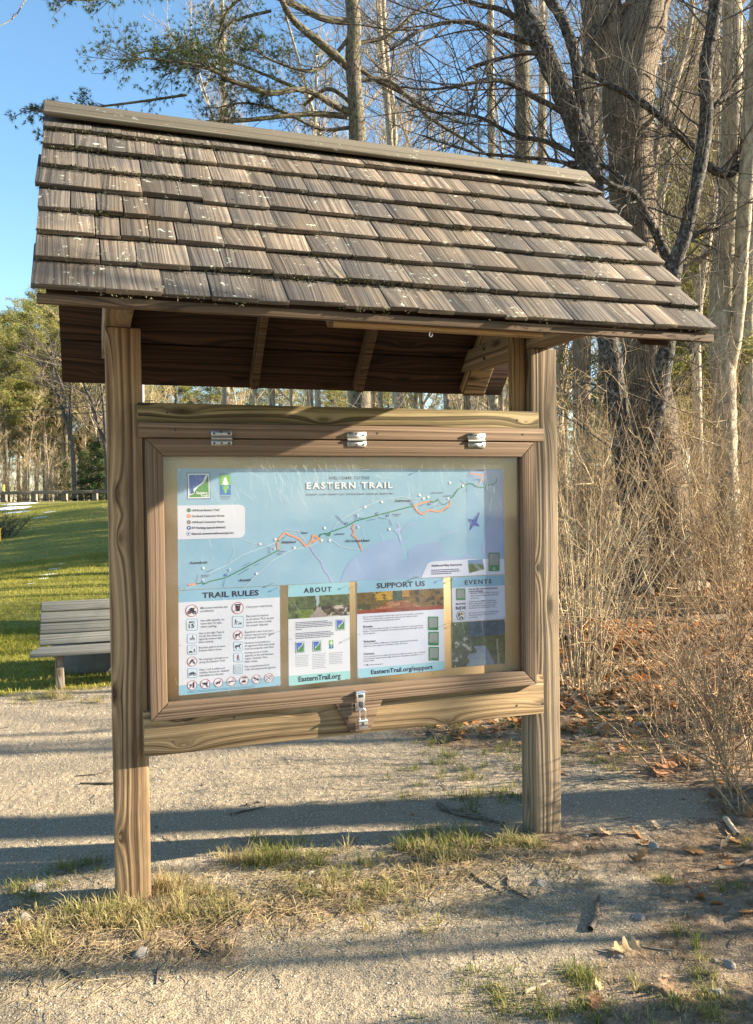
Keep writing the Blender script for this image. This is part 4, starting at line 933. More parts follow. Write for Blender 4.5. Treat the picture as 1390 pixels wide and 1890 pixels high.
# utility pole and the two wires that cross above the road
p = atd(269, 900, 53); q = along(float((p[:2]-gA)@gd), 2.6); pz = float(h0(q[0], q[1]))
U = thing('utility_pole', 'pale grey utility pole seen between the roof and the top of the case', 'pole', (q[0], q[1], pz))
tb = TB(); tb.add([(0, 0, -.5), (0, 0, 4), (0, 0, 9.2)], [.17, .15, .12], 12); tb.build('shaft', M['pole'], U)
b = MB(52); b.box(-.9, .9, -.05, .05, 8.5, 8.62, 'x'); b.build('crossarm', M['guard'], U)
for (va, vb, nm) in ((757, 749, 'upper'), (770, 761, 'lower')):
    a = atd(-200, va+6, 60); c = atd(200, vb, 53.5); e = c+(c-a)*.18
    tb = TB(); tb.add([a*(1-t)+e*t-np.array([0, 0, .35*math.sin(math.pi*t)])+np.array([0, 0, .25]) for t in np.linspace(0, 1, 14)], [.022]*14, 5)
    tag(tb.build('power_line', M['wire']), nm+' of the two thin black wires crossing the woods left of the kiosk', 'wire', 'power lines over the road')
p = atd(7.5, 912, 54); tb = TB(); z_ = float(h0(p[0], p[1]))
tb.add([(p[0], p[1], z_-.2), (p[0], p[1], 2.1), (p[0], p[1], 2.9), (p[0], p[1], 2.93)], [.055, .055, .055, .02], 8); tag(tb.build('marker_post', M['yellow']), 'thin yellow marker post standing behind the guardrail', 'marker')
p, t = GP(-2, 999); b = MB(53); b.box(p[0]-.09, p[0]+.06, p[1]-.03, p[1]+.03, p[2]-.1, p[2]+.36, 'z'); b.box(p[0]-.11, p[0]+.08, p[1]-.035, p[1]+.035, p[2]+.36, p[2]+.42, 'x')
tag(b.build('marker_stake', M['yellow'], None, .01), 'short yellow plastic stake on the lawn at the picture edge', 'marker')

# ------------------------------------------------------------------ plants
def perp(d, r):
    a = np.array([r.gauss(0, 1), r.gauss(0, 1), r.gauss(0, 1)]); a -= d*(a@d); return a/(np.linalg.norm(a)+1e-9)
def grow(tb, p, d, L, rad, lev, r, kids=(5, 5, 4), wob=.22, up=.05, spread=(.5, 1.1), sides=4, tips=None, taper=.35, ratio=(.35, .65)):
    n = 5 if lev > 0 else 4; pts = [p]; ds = [d]
    for i in range(n-1):
        d = d+perp(d, r)*wob*r.random()+np.array([0, 0, up]); d = d/np.linalg.norm(d); p = p+d*L/(n-1); pts.append(p); ds.append(d)
    tb.add(pts, [rad*(1-(1-taper)*i/(n-1)) for i in range(n)], sides if rad > .006 else 3, r.random())
    if lev <= 0:
        if tips is not None: tips.append((pts[-1], d))
        return
    k = kids[-lev] if lev <= len(kids) else 4
    for j in range(k):
        t = r.uniform(.22, 1.)*(n-1); i = min(int(t), n-2); f = t-i; q = pts[i]*(1-f)+pts[i+1]*f
        a = r.uniform(*spread); nd = ds[i]*math.cos(a)+perp(ds[i], r)*math.sin(a)
        grow(tb, q, nd/np.linalg.norm(nd), L*r.uniform(*ratio)*(1.1-.5*t/(n-1)), max(rad*r.uniform(.35, .55), .0022), lev-1, r, kids, wob, up, spread, 3, tips, taper, ratio)
def smooth(pts, rad, n):
    """Catmull-Rom through the points"""
    P = np.array(pts, float); R = np.array(rad, float); k = len(P); o = []; orr = []
    for i in range(k-1):
        p0, p1, p2, p3 = P[max(i-1, 0)], P[i], P[i+1], P[min(i+2, k-1)]
        for j in range(n):
            t = j/n; o.append(.5*((2*p1)+(-p0+p2)*t+(2*p0-5*p1+4*p2-p3)*t*t+(-p0+3*p1-3*p2+p3)*t**3)); orr.append(R[i]*(1-t)+R[i+1]*t)
    o.append(P[-1]); orr.append(R[-1]); return o, orr
def path3(pxs, d, dd=0.):
    return [atd(u, v, d+dd*i) for i, (u, v, r_) in enumerate(pxs)], [r_*d/FPX for (u, v, r_) in pxs]
def hero(name, label, cat, paths, d, mat, twig, nt=60, tl=(.5, 1.8), seed=1, sides=12, rough=.05, lev=2, tr=.012, kids=(4, 4), twfrom=.0, group=None, wob=.22, up=.03):
    """tree whose trunk and main limbs follow measured lines; finer twigs grow from them"""
    r = random.Random(seed); base, _ = path3(paths[0][:1], d); base = base[0].copy(); base[2] = float(h0(base[0], base[1]))
    T = thing(name, label, cat, tuple(base), group); tb = TB(); tw = TB()
    for k, pp in enumerate(paths):
        P, R = path3(pp, d, r.uniform(-.02, .02)*d if k else 0); P, R = smooth(P, R, 6)
        if k == 0:
            P = [P[0]-np.array([0, 0, .5])]+P; R = [R[0]*1.15]+R
        sc = [1+rough*(r.random()-.5)*2 for _ in R]
        P = [np.array(p)-base for p in P]
        tb.add(P, [a*c for a, c in zip(R, sc)], sides if R[0] > .03 else 7, r.random())
        m = int(nt*len(P)/60*(1.6 if R[0] < .06 else 1))
        for _ in range(m):
            i = r.randrange(int(len(P)*twfrom), len(P)-1); dd_ = P[i+1]-P[i]; dd_ = dd_/(np.linalg.norm(dd_)+1e-9); a = r.uniform(.6, 1.4)
            nd = dd_*math.cos(a)+perp(dd_, r)*math.sin(a); nd = nd/np.linalg.norm(nd)
            L = r.uniform(*tl); grow(tw, P[i]+nd*R[i]*.5, nd, L, min(tr*L/tl[1]+.003, R[i]*.6), lev, r, kids, wob, up)
    V, F, U, S = tb.arrays()
    if rough > 0:                                              # furrow the larger stems a little
        nz = fbm(V[:, 0]*9+V[:, 1]*7, V[:, 2]*1.6, seed, 3)-.5; cen = V-np.array([0, 0, 0])
    me = mesh_np('trunk', V, F.ravel(), np.full(len(F), 4), mat, U, S, smooth=True); link('trunk', me, T)
    if tw.G: tw.build('crown', twig, T)
    return T
# big furrowed maple
g0, dM = GP(1238, 1079)
hero('maple_tree', 'massive furrowed light brown trunk that forks high up behind the roof end', 'tree',
     [[(1240, 1086, 70), (1238, 1060, 60), (1232, 980, 50), (1217, 850, 43), (1196, 700, 41), (1176, 480, 40), (1165, 300, 41), (1160, 170, 48), (1172, 100, 44), (1193, 20, 40), (1212, -120, 33), (1225, -400, 24), (1215, -900, 10)],
      [(1160, 200, 36), (1138, 110, 38), (1110, 20, 36), (1086, -100, 30), (1040, -400, 20), (1010, -900, 8)],
      [(1135, 40, 7), (1155, 12, 7), (1180, 0, 6), (1240, -40, 4)]], dM, M['maple'], M['twig'], 22, (.5, 1.9), 3, 22, .06, twfrom=.3)
g1, dC = GP(1179, 1095)
hero('cherry_tree', 'dark flaky cherry tree with several leaning stems in front of the massive trunk', 'tree',
     [[(1179, 1098, 27), (1166, 960, 22), (1152, 830, 21), (1138, 740, 20), (1122, 620, 20), (1103, 440, 18), (1092, 320, 18), (1056, 215, 19), (1000, 85, 19), (962, 0, 18), (900, -200, 15), (820, -520, 8)],
      [(1176, 1010, 15), (1188, 880, 14), (1211, 765, 14), (1230, 640, 15), (1243, 500, 15), (1266, 428, 13), (1296, 282, 12), (1304, 205, 11), (1302, 128, 11), (1318, 30, 11), (1330, -80, 9), (1350, -300, 5)],
      [(1243, 500, 10), (1214, 438, 8), (1178, 372, 8), (1163, 352, 6), (1143, 347, 5), (1105, 328, 5), (1060, 308, 3)],
      [(1163, 352, 6), (1140, 322, 5), (1110, 306, 4), (1048, 299, 3)],
      [(1112, 480, 12), (1098, 360, 12), (1086, 270, 12), (1072, 190, 12), (1062, 105, 11), (1038, 36, 10), (1005, -20, 9), (960, -140, 6)],
      [(1296, 290, 6), (1240, 235, 6), (1175, 183, 6), (1130, 160, 5), (1076, 129, 4)],
      [(1068, 138, 4), (1092, 75, 4), (1140, 0, 4), (1180, -60, 3)],
      [(1302, 220, 5), (1325, 190, 5), (1345, 170, 4), (1390, 110, 3)],
      [(1296, 300, 8), (1326, 318, 8), (1352, 318, 8), (1395, 262, 6), (1440, 200, 4)],
      [(1026, 105, 5), (970, 98, 4), (900, 115, 4), (862, 128, 3)],
      [(1050, 212, 6), (985, 178, 5), (930, 150, 4), (880, 152, 3), (800, 165, 2), (740, 160, 1.4)],
      [(1085, 300, 6), (1010, 262, 5), (950, 250, 4), (880, 215, 3), (790, 205, 2), (730, 180, 1.5)],
      [(985, 60, 6), (930, 20, 5), (880, 8, 4), (800, -20, 3)],
      [(1092, 330, 5), (1040, 300, 4), (960, 290, 3), (870, 280, 2), (780, 250, 1.5)],
      [(1000, 85, 6), (920, 60, 5), (860, 40, 4), (790, 50, 3), (720, 90, 2)],
      [(1245, 470, 5), (1290, 430, 4), (1330, 420, 3), (1390, 380, 2)],
      [(1120, 600, 7), (1140, 720, 6), (1150, 860, 6), (1160, 960, 5)]], dC, M['cherry'], M['dark_twig'], 32, (.4, 1.6), 8, 14, .10, twfrom=.12)
g2, dP = GP(1348, 1070)
hero('ash_tree', 'pale mottled trunk near the right edge splitting into parallel stems', 'tree',
     [[(1347, 1078, 30), (1345, 980, 22), (1340, 850, 20), (1336, 720, 22), (1332, 600, 24), (1338, 470, 22), (1345, 380, 20), (1350, 240, 19), (1352, 80, 18), (1350, -60, 17), (1340, -400, 10)],
      [(1340, 700, 14), (1360, 600, 12), (1368, 480, 12), (1374, 380, 13), (1386, 220, 15), (1398, 60, 15), (1410, -100, 12)],
      [(1345, 360, 11), (1362, 342, 11), (1392, 312, 9), (1430, 270, 7)],
      [(1336, 480, 5), (1315, 462, 5), (1290, 480, 4), (1260, 492, 3)]], dP, M['pale_bark'], M['twig'], 40, (.4, 1.6), 12, 14, .06, twfrom=.2)
slim = [([(1188, 1060, 9), (1196, 700, 8), (1203, 420, 7), (1212, 270, 6), (1240, 175, 6), (1262, 100, 5), (1278, 10, 5), (1290, -200, 3)], 14.5, 'slim curved stem crossing beside the massive trunk', 'twig'),
        ([(1215, 1062, 8), (1212, 700, 7), (1216, 420, 6), (1236, 290, 6), (1262, 190, 5), (1285, 100, 5), (1312, 0, 4), (1330, -160, 3)], 15.5, 'slim stem leaning right over the sky gap', 'twig'),
        ([(1294, 1060, 10), (1290, 850, 8), (1286, 620, 8), (1300, 480, 8), (1318, 380, 7), (1326, 250, 6), (1322, 60, 6), (1325, -200, 4)], 15.8, 'straight thin grey trunk just left of the pale mottled trunk', 'pale'),
        ([(1078, 1035, 20), (1076, 850, 17), (1074, 650, 16), (1085, 400, 14), (1092, 210, 13), (1085, 60, 11), (1080, -200, 8)], 20, 'light brown trunk half hidden behind the dark stems', 'maple'),
        ([(968, 980, 18), (966, 600, 16), (966, 290, 15), (964, 120, 14), (960, -60, 12), (955, -400, 7)], 24, 'broad mossy grey trunk above the right half of the roof', 'pine'),
        ([(912, 980, 9), (910, 600, 8), (908, 300, 7), (905, 100, 7), (908, -200, 4)], 26, 'thin pale trunk above the roof left of the broad mossy one', 'pale'),
        ([(1008, 980, 9), (1004, 600, 8), (1000, 270, 8), (1002, 100, 7), (995, -200, 4)], 27, 'thin brown trunk standing close right of the broad mossy one', 'far'),
        ([(735, 960, 8), (728, 500, 7), (719, 245, 6), (706, 115, 6), (699, 0, 5), (690, -250, 3)], 21, 'slim pale twin trunk just right of the bare pine trunk', 'pale'),
        ([(742, 960, 6), (734, 500, 6), (728, 245, 5), (716, 115, 4), (708, 0, 4), (712, -250, 2)], 21.4, 'slimmer partner of the pale twin trunk above the ridge', 'pale'),
        ([(418, 960, 8), (416, 500, 6), (413, 210, 5), (412, 90, 4), (410, -40, 2)], 30, 'upright bare tree with fine twigs against the blue sky at upper left', 'twig'),
        ([(1388, 1050, 16), (1384, 800, 14), (1380, 640, 12), (1384, 480, 10), (1392, 200, 8), (1400, -100, 6)], 19, 'dim trunk at the right margin behind the pale mottled stems', 'pale'),
        ([(1115, 1020, 9), (1112, 700, 8), (1110, 500, 7), (1108, 250, 6), (1120, 0, 4)], 23, 'thin straight trunk between dark stems and massive trunk', 'far')]
MT = {'twig': M['twig'], 'pale': M['pale_bark'], 'maple': M['maple'], 'pine': M['pine_bark'], 'far': M['far_bark']}
for i, (pp, d, lab, mt) in enumerate(slim):
    hero('bare_tree', lab, 'tree', [pp], d, MT[mt], M['twig'], 130 if i != 9 else 240, (.6, 2.6) if i != 9 else (.8, 2.2), 30+i, 10, .05, 2, .014, (5, 5), .3, None, .25, .12 if i != 9 else .3)

# needles
def tuft(mb, p, d, r, L=.09, n=14, wd=.0035, sd=None):
    for _ in range(n):
        a = d*r.uniform(.5, 1.1)+perp(d, r)*r.uniform(.1, .9); a = a/np.linalg.norm(a); s_ = perp(a, r)*wd; l = L*r.uniform(.7, 1.1); e = p+a*l-np.array([0, 0, .15*l])
        mb.append((p-s_, p+s_, e, r.random() if sd is None else min(1, max(0, r.gauss(sd, .2)))))
def needle_obj(name, tris, mat, parent):
    V = np.array([q for t in tris for q in t[:3]]); n = len(tris)
    me = mesh_np(name, V, np.arange(3*n), np.full(n, 3), mat, None, [t[3] for t in tris]); return link(name, me, parent) if parent is not False else me
# white pine over the ridge
dW = 17.; r = random.Random(77)
WP = thing('white_pine', 'white pine with stubby bare limbs and needle sprays above the roof ridge', 'tree', tuple(atd(668, 975, dW)[:2])+(0.,)); WP.location.z = float(h0(WP.location.x, WP.location.y)); wb = np.array(WP.location)
tb = TB(); tw = TB(); tris = []
def limb(pp, dz, needles, twn, nl=(.35, .9), sub=2, sides=8):
    P = [atd(u, v, dW+dz*k/(len(pp)-1))-wb for k, (u, v, _) in enumerate(pp)]; R = [q[2]*dW/FPX for q in pp]; P, R = smooth(P, R, 5); tb.add(P, R, sides, r.random())
    for _ in range(twn):
        t = r.uniform(.12, 1); i = min(int(t*(len(P)-1)), len(P)-2); dd_ = P[i+1]-P[i]; dd_ /= np.linalg.norm(dd_); a = r.uniform(.4, 1.2)
        nd = dd_*math.cos(a)+perp(dd_, r)*math.sin(a); nd[2] = nd[2]*.6+.05; nd /= np.linalg.norm(nd); tips = []
        grow(tw, P[i], nd, r.uniform(*nl), .009, sub, r, (4, 3), .3, .06, tips=tips)
        if needles:
            for (q, dq) in tips:
                if r.random() < needles*sstep(.1, .6, t): tuft(tris, q, dq, r, .10, 16, .004)
WPt = [(668, 985, 20), (664, 600, 18), (660, 260, 16), (655, 170, 14), (651, 110, 14), (654, 50, 13), (650, 0, 13), (645, -150, 11), (640, -500, 6)]
limb(WPt, 0, 0, 26, (.4, 1.3), 2, 14)
limb([(650, 130, 8), (610, 95, 8), (570, 62, 7), (540, 35, 6), (520, 0, 5), (505, -40, 4)], -1.2, .25, 16)
limb([(650, 40, 7), (600, 35, 6), (550, 12, 6), (515, -4, 5), (430, -30, 4)], -1, .4, 18)
limb([(645, 208, 8), (610, 190, 6), (575, 170, 5), (545, 165, 5), (500, 172, 5), (460, 160, 4), (425, 148, 4), (390, 128, 3), (330, 115, 2.4), (270, 108, 1.8), (232, 112, 1.2)], -2.5, .95, 80, (.3, .9))
limb([(640, 215, 6), (580, 210, 5), (520, 215, 4), (450, 222, 4), (380, 225, 3)], -1, .25, 26)
limb([(655, 200, 4), (630, 175, 4), (600, 165, 4), (560, 195, 3)], .8, .2, 10)
limb([(650, 90, 5), (670, 78, 4), (720, 65, 4), (770, 20, 3), (800, 5, 2)], .6, .2, 18)
limb([(652, 118, 5), (690, 145, 4), (740, 170, 4), (800, 205, 3), (860, 230, 2)], .8, .15, 20)
limb([(655, 150, 5), (720, 150, 4), (790, 215, 3.4), (870, 265, 3), (920, 300, 2)], .6, .15, 22)
limb([(652, 60, 4), (600, 120, 3.4), (560, 130, 3), (500, 110, 2), (470, 90, 1.4)], -1, 1., 44, (.3, .9))
limb([(648, 235, 4), (590, 238, 3), (520, 205, 2.4), (450, 190, 1.8), (400, 200, 1.2)], -1, 1., 40, (.3, .8))
limb([(420, 148, 2.5), (380, 112, 2.2), (340, 96, 1.8), (290, 92, 1.4), (245, 100, 1)], -.5, 1., 26, (.25, .6))
limb([(560, 168, 3), (470, 130, 2.6), (400, 105, 2.2), (350, 120, 1.8), (300, 140, 1.2)], -.8, 1., 46, (.3, .8))
limb([(500, 20, 3), (430, 40, 3), (400, 75, 2), (370, 95, 1.6)], -1, .85, 20, (.3, .7))
limb([(345, 175, 2.6), (240, 190, 2.2), (150, 200, 1.8), (90, 205, 1.4), (40, 200, 1)], -1, .9, 22, (.2, .45))
limb([(330, 250, 2.6), (200, 250, 2), (110, 262, 1.4), (80, 250, 1)], -1, .8, 12, (.15, .3))
limb([(520, -80, 4), (380, -45, 3), (260, -20, 2.4), (190, -2, 1.8), (120, 0, 1.2)], -2, .95, 30, (.2, .5))
limb([(480, -90, 3), (320, -40, 2), (300, -14, 1.4)], -1.5, .9, 12, (.2, .4))
limb([(300, -160, 3), (120, -70, 2), (55, -10, 1.4), (28, 30, .9), (0, 48, .6)], -3, 0., 3, (.15, .3))
limb([(560, -60, 4), (470, -20, 3), (420, 20, 2.4), (405, 60, 1.6)], .6, .7, 22, (.3, .8))
tb.build('trunk', M['pine_bark'], WP); c = tw.build('crown', M['dark_twig'], WP); needle_obj('needles', tris, M['needle'], c)

# prototypes for the woods behind
def bare_proto(seed, H=15., rad=.14, mat='far_bark', tw='tan_twig', lean=.06, nl=34, lowest=.2):
    r = random.Random(seed); tb = TB(); tw_ = TB(); P = [np.zeros(3)]; d = np.array([r.uniform(-lean, lean), r.uniform(-lean, lean), 1.]); n = 9
    for i in range(n): d = d+np.array([r.gauss(0, .05), r.gauss(0, .05), 0]); d /= np.linalg.norm(d); P.append(P[-1]+d*H/n)
    R = [rad*(1-.88*(i/n)**.9) for i in range(n+1)]; P[0] = P[0]-np.array([0, 0, .4]); Ps, Rs = smooth(P, R, 3); tb.add(Ps, Rs, 7, r.random())
    for _ in range(nl):
        t = r.uniform(lowest, 1)**.8; i = min(int(t*(len(Ps)-1)), len(Ps)-2); a = r.uniform(.5, 1.1); nd = np.array([0, 0, 1])*math.cos(a)+perp(np.array([0, 0, 1.]), r)*math.sin(a)
        grow(tw_, Ps[i], nd/np.linalg.norm(nd), H*r.uniform(.10, .26)*(1.15-.6*t), max(Rs[i]*.4, .02), 2, r, (5, 6), .22, .10, sides=4)
    return tb.mesh('trunk', M[mat]), tw_.mesh('crown', M[tw])
def pine_proto(seed, H=17., rad=.18, mat='sun_tinted_needle', low=.25, dens=1.):
    r = random.Random(seed); tb = TB(); tris = []
    tb.add([(0, 0, -.4), (0, .05, H*.4), (.08, 0, H*.75), (0, 0, H)], [rad, rad*.75, rad*.4, .02], 8)
    z = H*low
    while z < H*.99:
        t = (z/H-low)/(1-low); k = r.randrange(4, 7); a0 = r.random()*6.3; Lm = H*.25*(1-t)**.75+.35
        for j in range(k):
            a = a0+j*6.283/k+r.gauss(0, .2); L = Lm*r.uniform(.55, 1.15); el = r.uniform(-.05, .25)+.5*t; d = np.array([math.cos(a)*math.cos(el), math.sin(a)*math.cos(el), math.sin(el)])
            p = np.array([0, 0, z+r.uniform(-.2, .2)]); e = p+d*L+np.array([0, 0, .06*L*L*.3]); tb.add([p, (p+e)/2-np.array([0, 0, .03*L]), e], [rad*.2*(1-t)+.012, .012, .004], 4, r.random())
            m = int(L*11*dens)
            for q in range(m):
                f = r.uniform(.25, 1.05)**.7; c = p*(1-f)+e*f+np.array([r.gauss(0, .18*L*f*.6), r.gauss(0, .18*L*f*.6), r.gauss(.05, .10)]); sd = min(1, max(0, r.gauss(.5, .26)))
                for _ in range(9):
                    o = c+np.array([r.gauss(0, .16), r.gauss(0, .16), r.gauss(0, .07)]); dd_ = np.array([r.gauss(0, 1), r.gauss(0, 1), r.gauss(.35, .6)]); dd_ /= np.linalg.norm(dd_); s_ = perp(dd_, r)*r.uniform(.014, .03)
                    tris.append((o-s_, o+s_, o+dd_*r.uniform(.16, .34), min(1, max(0, sd+r.gauss(0, .12)))))
        z += H*r.uniform(.03, .05)
    return tb.mesh('trunk', M['pine_bark']), needle_obj('crown', tris, M[mat], False)
BPROT = [bare_proto(201, 15, .15), bare_proto(202, 13, .10, 'far_bark', 'tan_twig', .1, 30, .12), bare_proto(203, 17, .2, 'pale_bark', 'twig', .05, 40), bare_proto(204, 9, .06, 'far_bark', 'tan_twig', .15, 24, .08), bare_proto(205, 14, .12, 'pale_bark', 'tan_twig', .12, 32, .15)]
PPROT = [pine_proto(301, 17), pine_proto(302, 14, .15, 'sun_tinted_needle', .12), pine_proto(303, 18, .2, 'needle', .3), pine_proto(304, 6, .07, 'needle', .03, .8), pine_proto(305, 15, .17, 'sun_tinted_needle', .12, 1.7), pine_proto(306, 17, .18, 'sun_tinted_needle', .40, 1.9)]
def plant(proto, name, x, y, rz, sc, label, group, cat='tree'):
    z = float(h0(x, y)); o = thing(name, label, cat, (x, y, z), group); o.rotation_euler = (0, 0, rz); o.scale = (sc, sc, sc)
    link('trunk', proto[0], o); link('crown', proto[1], o); return o
r = random.Random(900)
# two named trees in the left wood
hero('bare_tree', 'dark tree forking wide in the left wood below the power lines', 'tree', [[(138, 925, 4.5), (135, 840, 4), (128, 795, 4), (112, 745, 3), (100, 705, 2.4), (96, 650, 1.6)], [(128, 795, 3), (122, 740, 2.6), (106, 690, 2), (92, 660, 1.4)], [(130, 800, 3), (131, 740, 3), (130, 690, 2.4), (120, 600, 1.5)]], 56, M['cherry'], M['dark_twig'], 42, (1.5, 4.5), 61, 7, .05, 2, .05, (5, 5), .25)
hero('bare_tree', 'dark leaning tree in the left wood beside the left post', 'tree', [[(199, 920, 4.5), (196, 830, 4), (180, 780, 4), (170, 740, 3.4), (157, 712, 3), (150, 640, 2)], [(196, 820, 3), (192, 760, 2.6), (186, 700, 2)]], 56, M['cherry'], M['dark_twig'], 40, (1.5, 4.5), 62, 7, .05, 2, .05, (5, 5), .25)
GW = 'trees of the wood beyond the road'
LB = 'slender bare sunlit tree among the wood beyond the guardrail'; LP = 'tall pine with golden green needles in the wood beyond the guardrail'; LS = 'small dark evergreen under the taller trees beyond the guardrail'
for i in range(46):                                             # band of wood beyond the road, left to right
    u = -60+(i+.5)*1530/46+r.uniform(-14, 14); d = r.uniform(61, 84); p = atd(u, 930, d); k = r.choice([0, 1, 2, 4, 1, 3])
    plant(BPROT[k], 'bare_tree', p[0], p[1], r.uniform(0, 6.3), r.uniform(.75, 1.05), LB, GW)
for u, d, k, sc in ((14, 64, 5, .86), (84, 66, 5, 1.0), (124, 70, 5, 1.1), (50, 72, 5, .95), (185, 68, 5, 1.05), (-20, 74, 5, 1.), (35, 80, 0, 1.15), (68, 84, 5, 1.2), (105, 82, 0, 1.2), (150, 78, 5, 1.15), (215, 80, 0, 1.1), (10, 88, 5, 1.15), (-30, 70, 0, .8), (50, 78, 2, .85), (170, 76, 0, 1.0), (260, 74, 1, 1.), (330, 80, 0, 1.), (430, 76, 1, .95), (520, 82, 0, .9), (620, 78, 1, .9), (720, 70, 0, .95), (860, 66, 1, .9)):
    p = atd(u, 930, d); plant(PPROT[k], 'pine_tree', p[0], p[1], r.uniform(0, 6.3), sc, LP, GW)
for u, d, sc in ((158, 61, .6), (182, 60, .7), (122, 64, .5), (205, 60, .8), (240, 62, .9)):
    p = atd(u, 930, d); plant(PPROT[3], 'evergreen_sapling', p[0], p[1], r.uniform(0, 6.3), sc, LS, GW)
for i in range(44):                                             # deeper rows and undergrowth close the wood
    u = -80+i*1300/44+r.uniform(-18, 18); p = atd(u, 930, r.uniform(86, 104)); plant(PPROT[r.choice([0, 1, 1, 2])], 'pine_tree', p[0], p[1], r.uniform(0, 6.3), r.uniform(.8, 1.1), LP, GW)
for i in range(34):
    u = -60+i*400/34+r.uniform(-12, 12); p = atd(u, 930, r.uniform(60, 74)); plant(BPROT[r.choice([3, 3, 1, 4])], 'bare_tree', p[0], p[1], r.uniform(0, 6.3), r.uniform(.55, .9), LB, GW)
GN = 'trees of the wood on the right'; LB2 = 'slender bare tree standing back in the wood on the right of the kiosk'; LP2 = 'pine with green needles filling the wood at upper right'
for i in range(16):
    u = r.uniform(760, 1390); d = r.uniform(26, 54); p = atd(u, 960, d); k = r.choice([0, 1, 2, 4, 1, 3]); plant(BPROT[k], 'bare_tree', p[0], p[1], r.uniform(0, 6.3), r.uniform(.7, 1.05), LB2, GN)
for i in range(16):
    u = 470+i*36+r.uniform(-14, 14); d = r.uniform(24, 40); p = atd(u, 960, d); plant(BPROT[r.choice([0, 1, 2, 4])], 'bare_tree', p[0], p[1], r.uniform(0, 6.3), r.uniform(.8, 1.1), 'slender bare tree whose twigs show above the roof ridge', 'bare trees behind the kiosk roof')
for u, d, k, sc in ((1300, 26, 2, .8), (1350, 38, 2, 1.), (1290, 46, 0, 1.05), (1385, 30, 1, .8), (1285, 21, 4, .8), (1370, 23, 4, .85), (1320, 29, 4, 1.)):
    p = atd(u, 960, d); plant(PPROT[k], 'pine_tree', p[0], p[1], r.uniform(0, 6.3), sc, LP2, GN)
# bare trees beyond the right edge: they throw the streaks of shade over the trail
def limb_proto(seed, H, rad, nl):
    r = random.Random(seed); tb = TB(); tw_ = TB(); P = [np.zeros(3)-np.array([0, 0, .4])]; d = np.array([r.uniform(-.06, .06), r.uniform(-.06, .06), 1.])
    for i in range(8): d = d+np.array([r.gauss(0, .06), r.gauss(0, .06), 0]); d /= np.linalg.norm(d); P.append(P[-1]+d*H/8)
    R = [rad*(1-.85*i/8) for i in range(9)]; tb.add(P, R, 8, .4)
    for _ in range(nl):
        t = r.uniform(.2, .95); i = int(t*8); a = r.uniform(.6, 1.2); nd = np.array([0, 0, math.cos(a)])+perp(np.array([0, 0, 1.]), r)*math.sin(a)
        grow(tw_, P[i]*(1-(t*8-i))+P[i+1]*(t*8-i), nd/np.linalg.norm(nd), H*r.uniform(.10, .24), R[i]*.35, 1, r, (4,), .25, .08)
    return tb.mesh('trunk', M['far_bark']), tw_.mesh('crown', M['twig'])
SPROT = [limb_proto(501, 12, .08, 14), limb_proto(502, 14, .11, 14), limb_proto(503, 9, .06, 10), limb_proto(504, 17, .23, 4)]
for i, (X, Y, k, sc) in enumerate(((8.5, -2.9, 2, .9), (12.5, -4.4, 0, .85), (11.5, -3.05, 2, 1.1), (9.5, -3.6, 2, .8), (10.5, -3.2, 2, .8), (14, -5.0, 1, .8), (10, -1.97, 3, 1.), (17, -3.0, 0, 1.), (9., .2, 2, .9), (16, -2.2, 1, 1.), (11, 1.0, 0, .9), (13, 2.6, 2, 1.2), (20, 12, 0, 1.1), (22, 7, 1, 1.), (27, 14, 1, 1.2), (31, 21, 1, 1.2))):
    plant(SPROT[k], 'bare_tree', X, Y, i*1.7, sc, 'bare tree standing in the sun to the right of the trail', 'trees along the right of the trail')

# shrubs
def shrub_mesh(seed, n=34, H=2.6, spread=.5, mat='tan_twig', rad=.0072, arch=.35, tw=5, basr=.28):
    r = random.Random(seed); tb = TB()
    for _ in range(n):
        a = r.uniform(0, 6.283); q = basr*math.sqrt(r.random()); p = np.array([q*math.cos(a), q*math.sin(a), -.05]); a2 = a+r.gauss(0, .8); s_ = spread*r.random()
        d = np.array([math.cos(a2)*s_, math.sin(a2)*s_, 1.]); d /= np.linalg.norm(d); L = H*r.uniform(.5, 1.1); m = 8; pts = [p]; ds = [d]; bend = np.array([math.cos(a2), math.sin(a2), -.4])*arch*r.uniform(0, 1.)
        for i in range(m): d = d+bend*.16+perp(d, r)*.07; d /= np.linalg.norm(d); p = p+d*L/m; pts.append(p); ds.append(d)
        R = rad*r.uniform(.6, 1.35); tb.add(pts, [R*(1-.75*i/m) for i in range(m+1)], 4, r.random())
        for j in range(tw):
            t = r.uniform(.2, 1.); i = min(int(t*m), m-1); an = r.uniform(.5, 1.2); nd = ds[i]*math.cos(an)+perp(ds[i], r)*math.sin(an); nd /= np.linalg.norm(nd)
            grow(tb, pts[i]*(1-(t*m-i))+pts[i+1]*(t*m-i), nd, L*r.uniform(.08, .28), R*.55, 1, r, (2,), .35, .06, (.5, 1.2), 3)
    return tb.mesh('bare_shrub', M[mat])
SH = [shrub_mesh(401), shrub_mesh(402, 28, 3.1, .5, 'twig', .0075), shrub_mesh(403, 36, 2.0, .7, 'tan_twig', .0062, .6), shrub_mesh(404, 30, 2.4, .55, 'red_twig', .005, .5), shrub_mesh(405, 40, 1.5, .8, 'tan_twig', .0045, .7)]
SR = [shrub_mesh(410, 12, 1.15, .7, 'red_twig', .0048, .55, 7, .16), shrub_mesh(411, 10, .95, .9, 'red_twig', .0045, .8, 8, .14), shrub_mesh(412, 16, 1.5, .6, 'red_twig', .005, .7, 7, .2)]
SB = [shrub_mesh(430, 26, .95, 1.0, 'dark_red_twig', .0048, 1.0, 7, .22), shrub_mesh(431, 22, 1.1, .9, 'red_twig', .005, .9, 7, .2)]
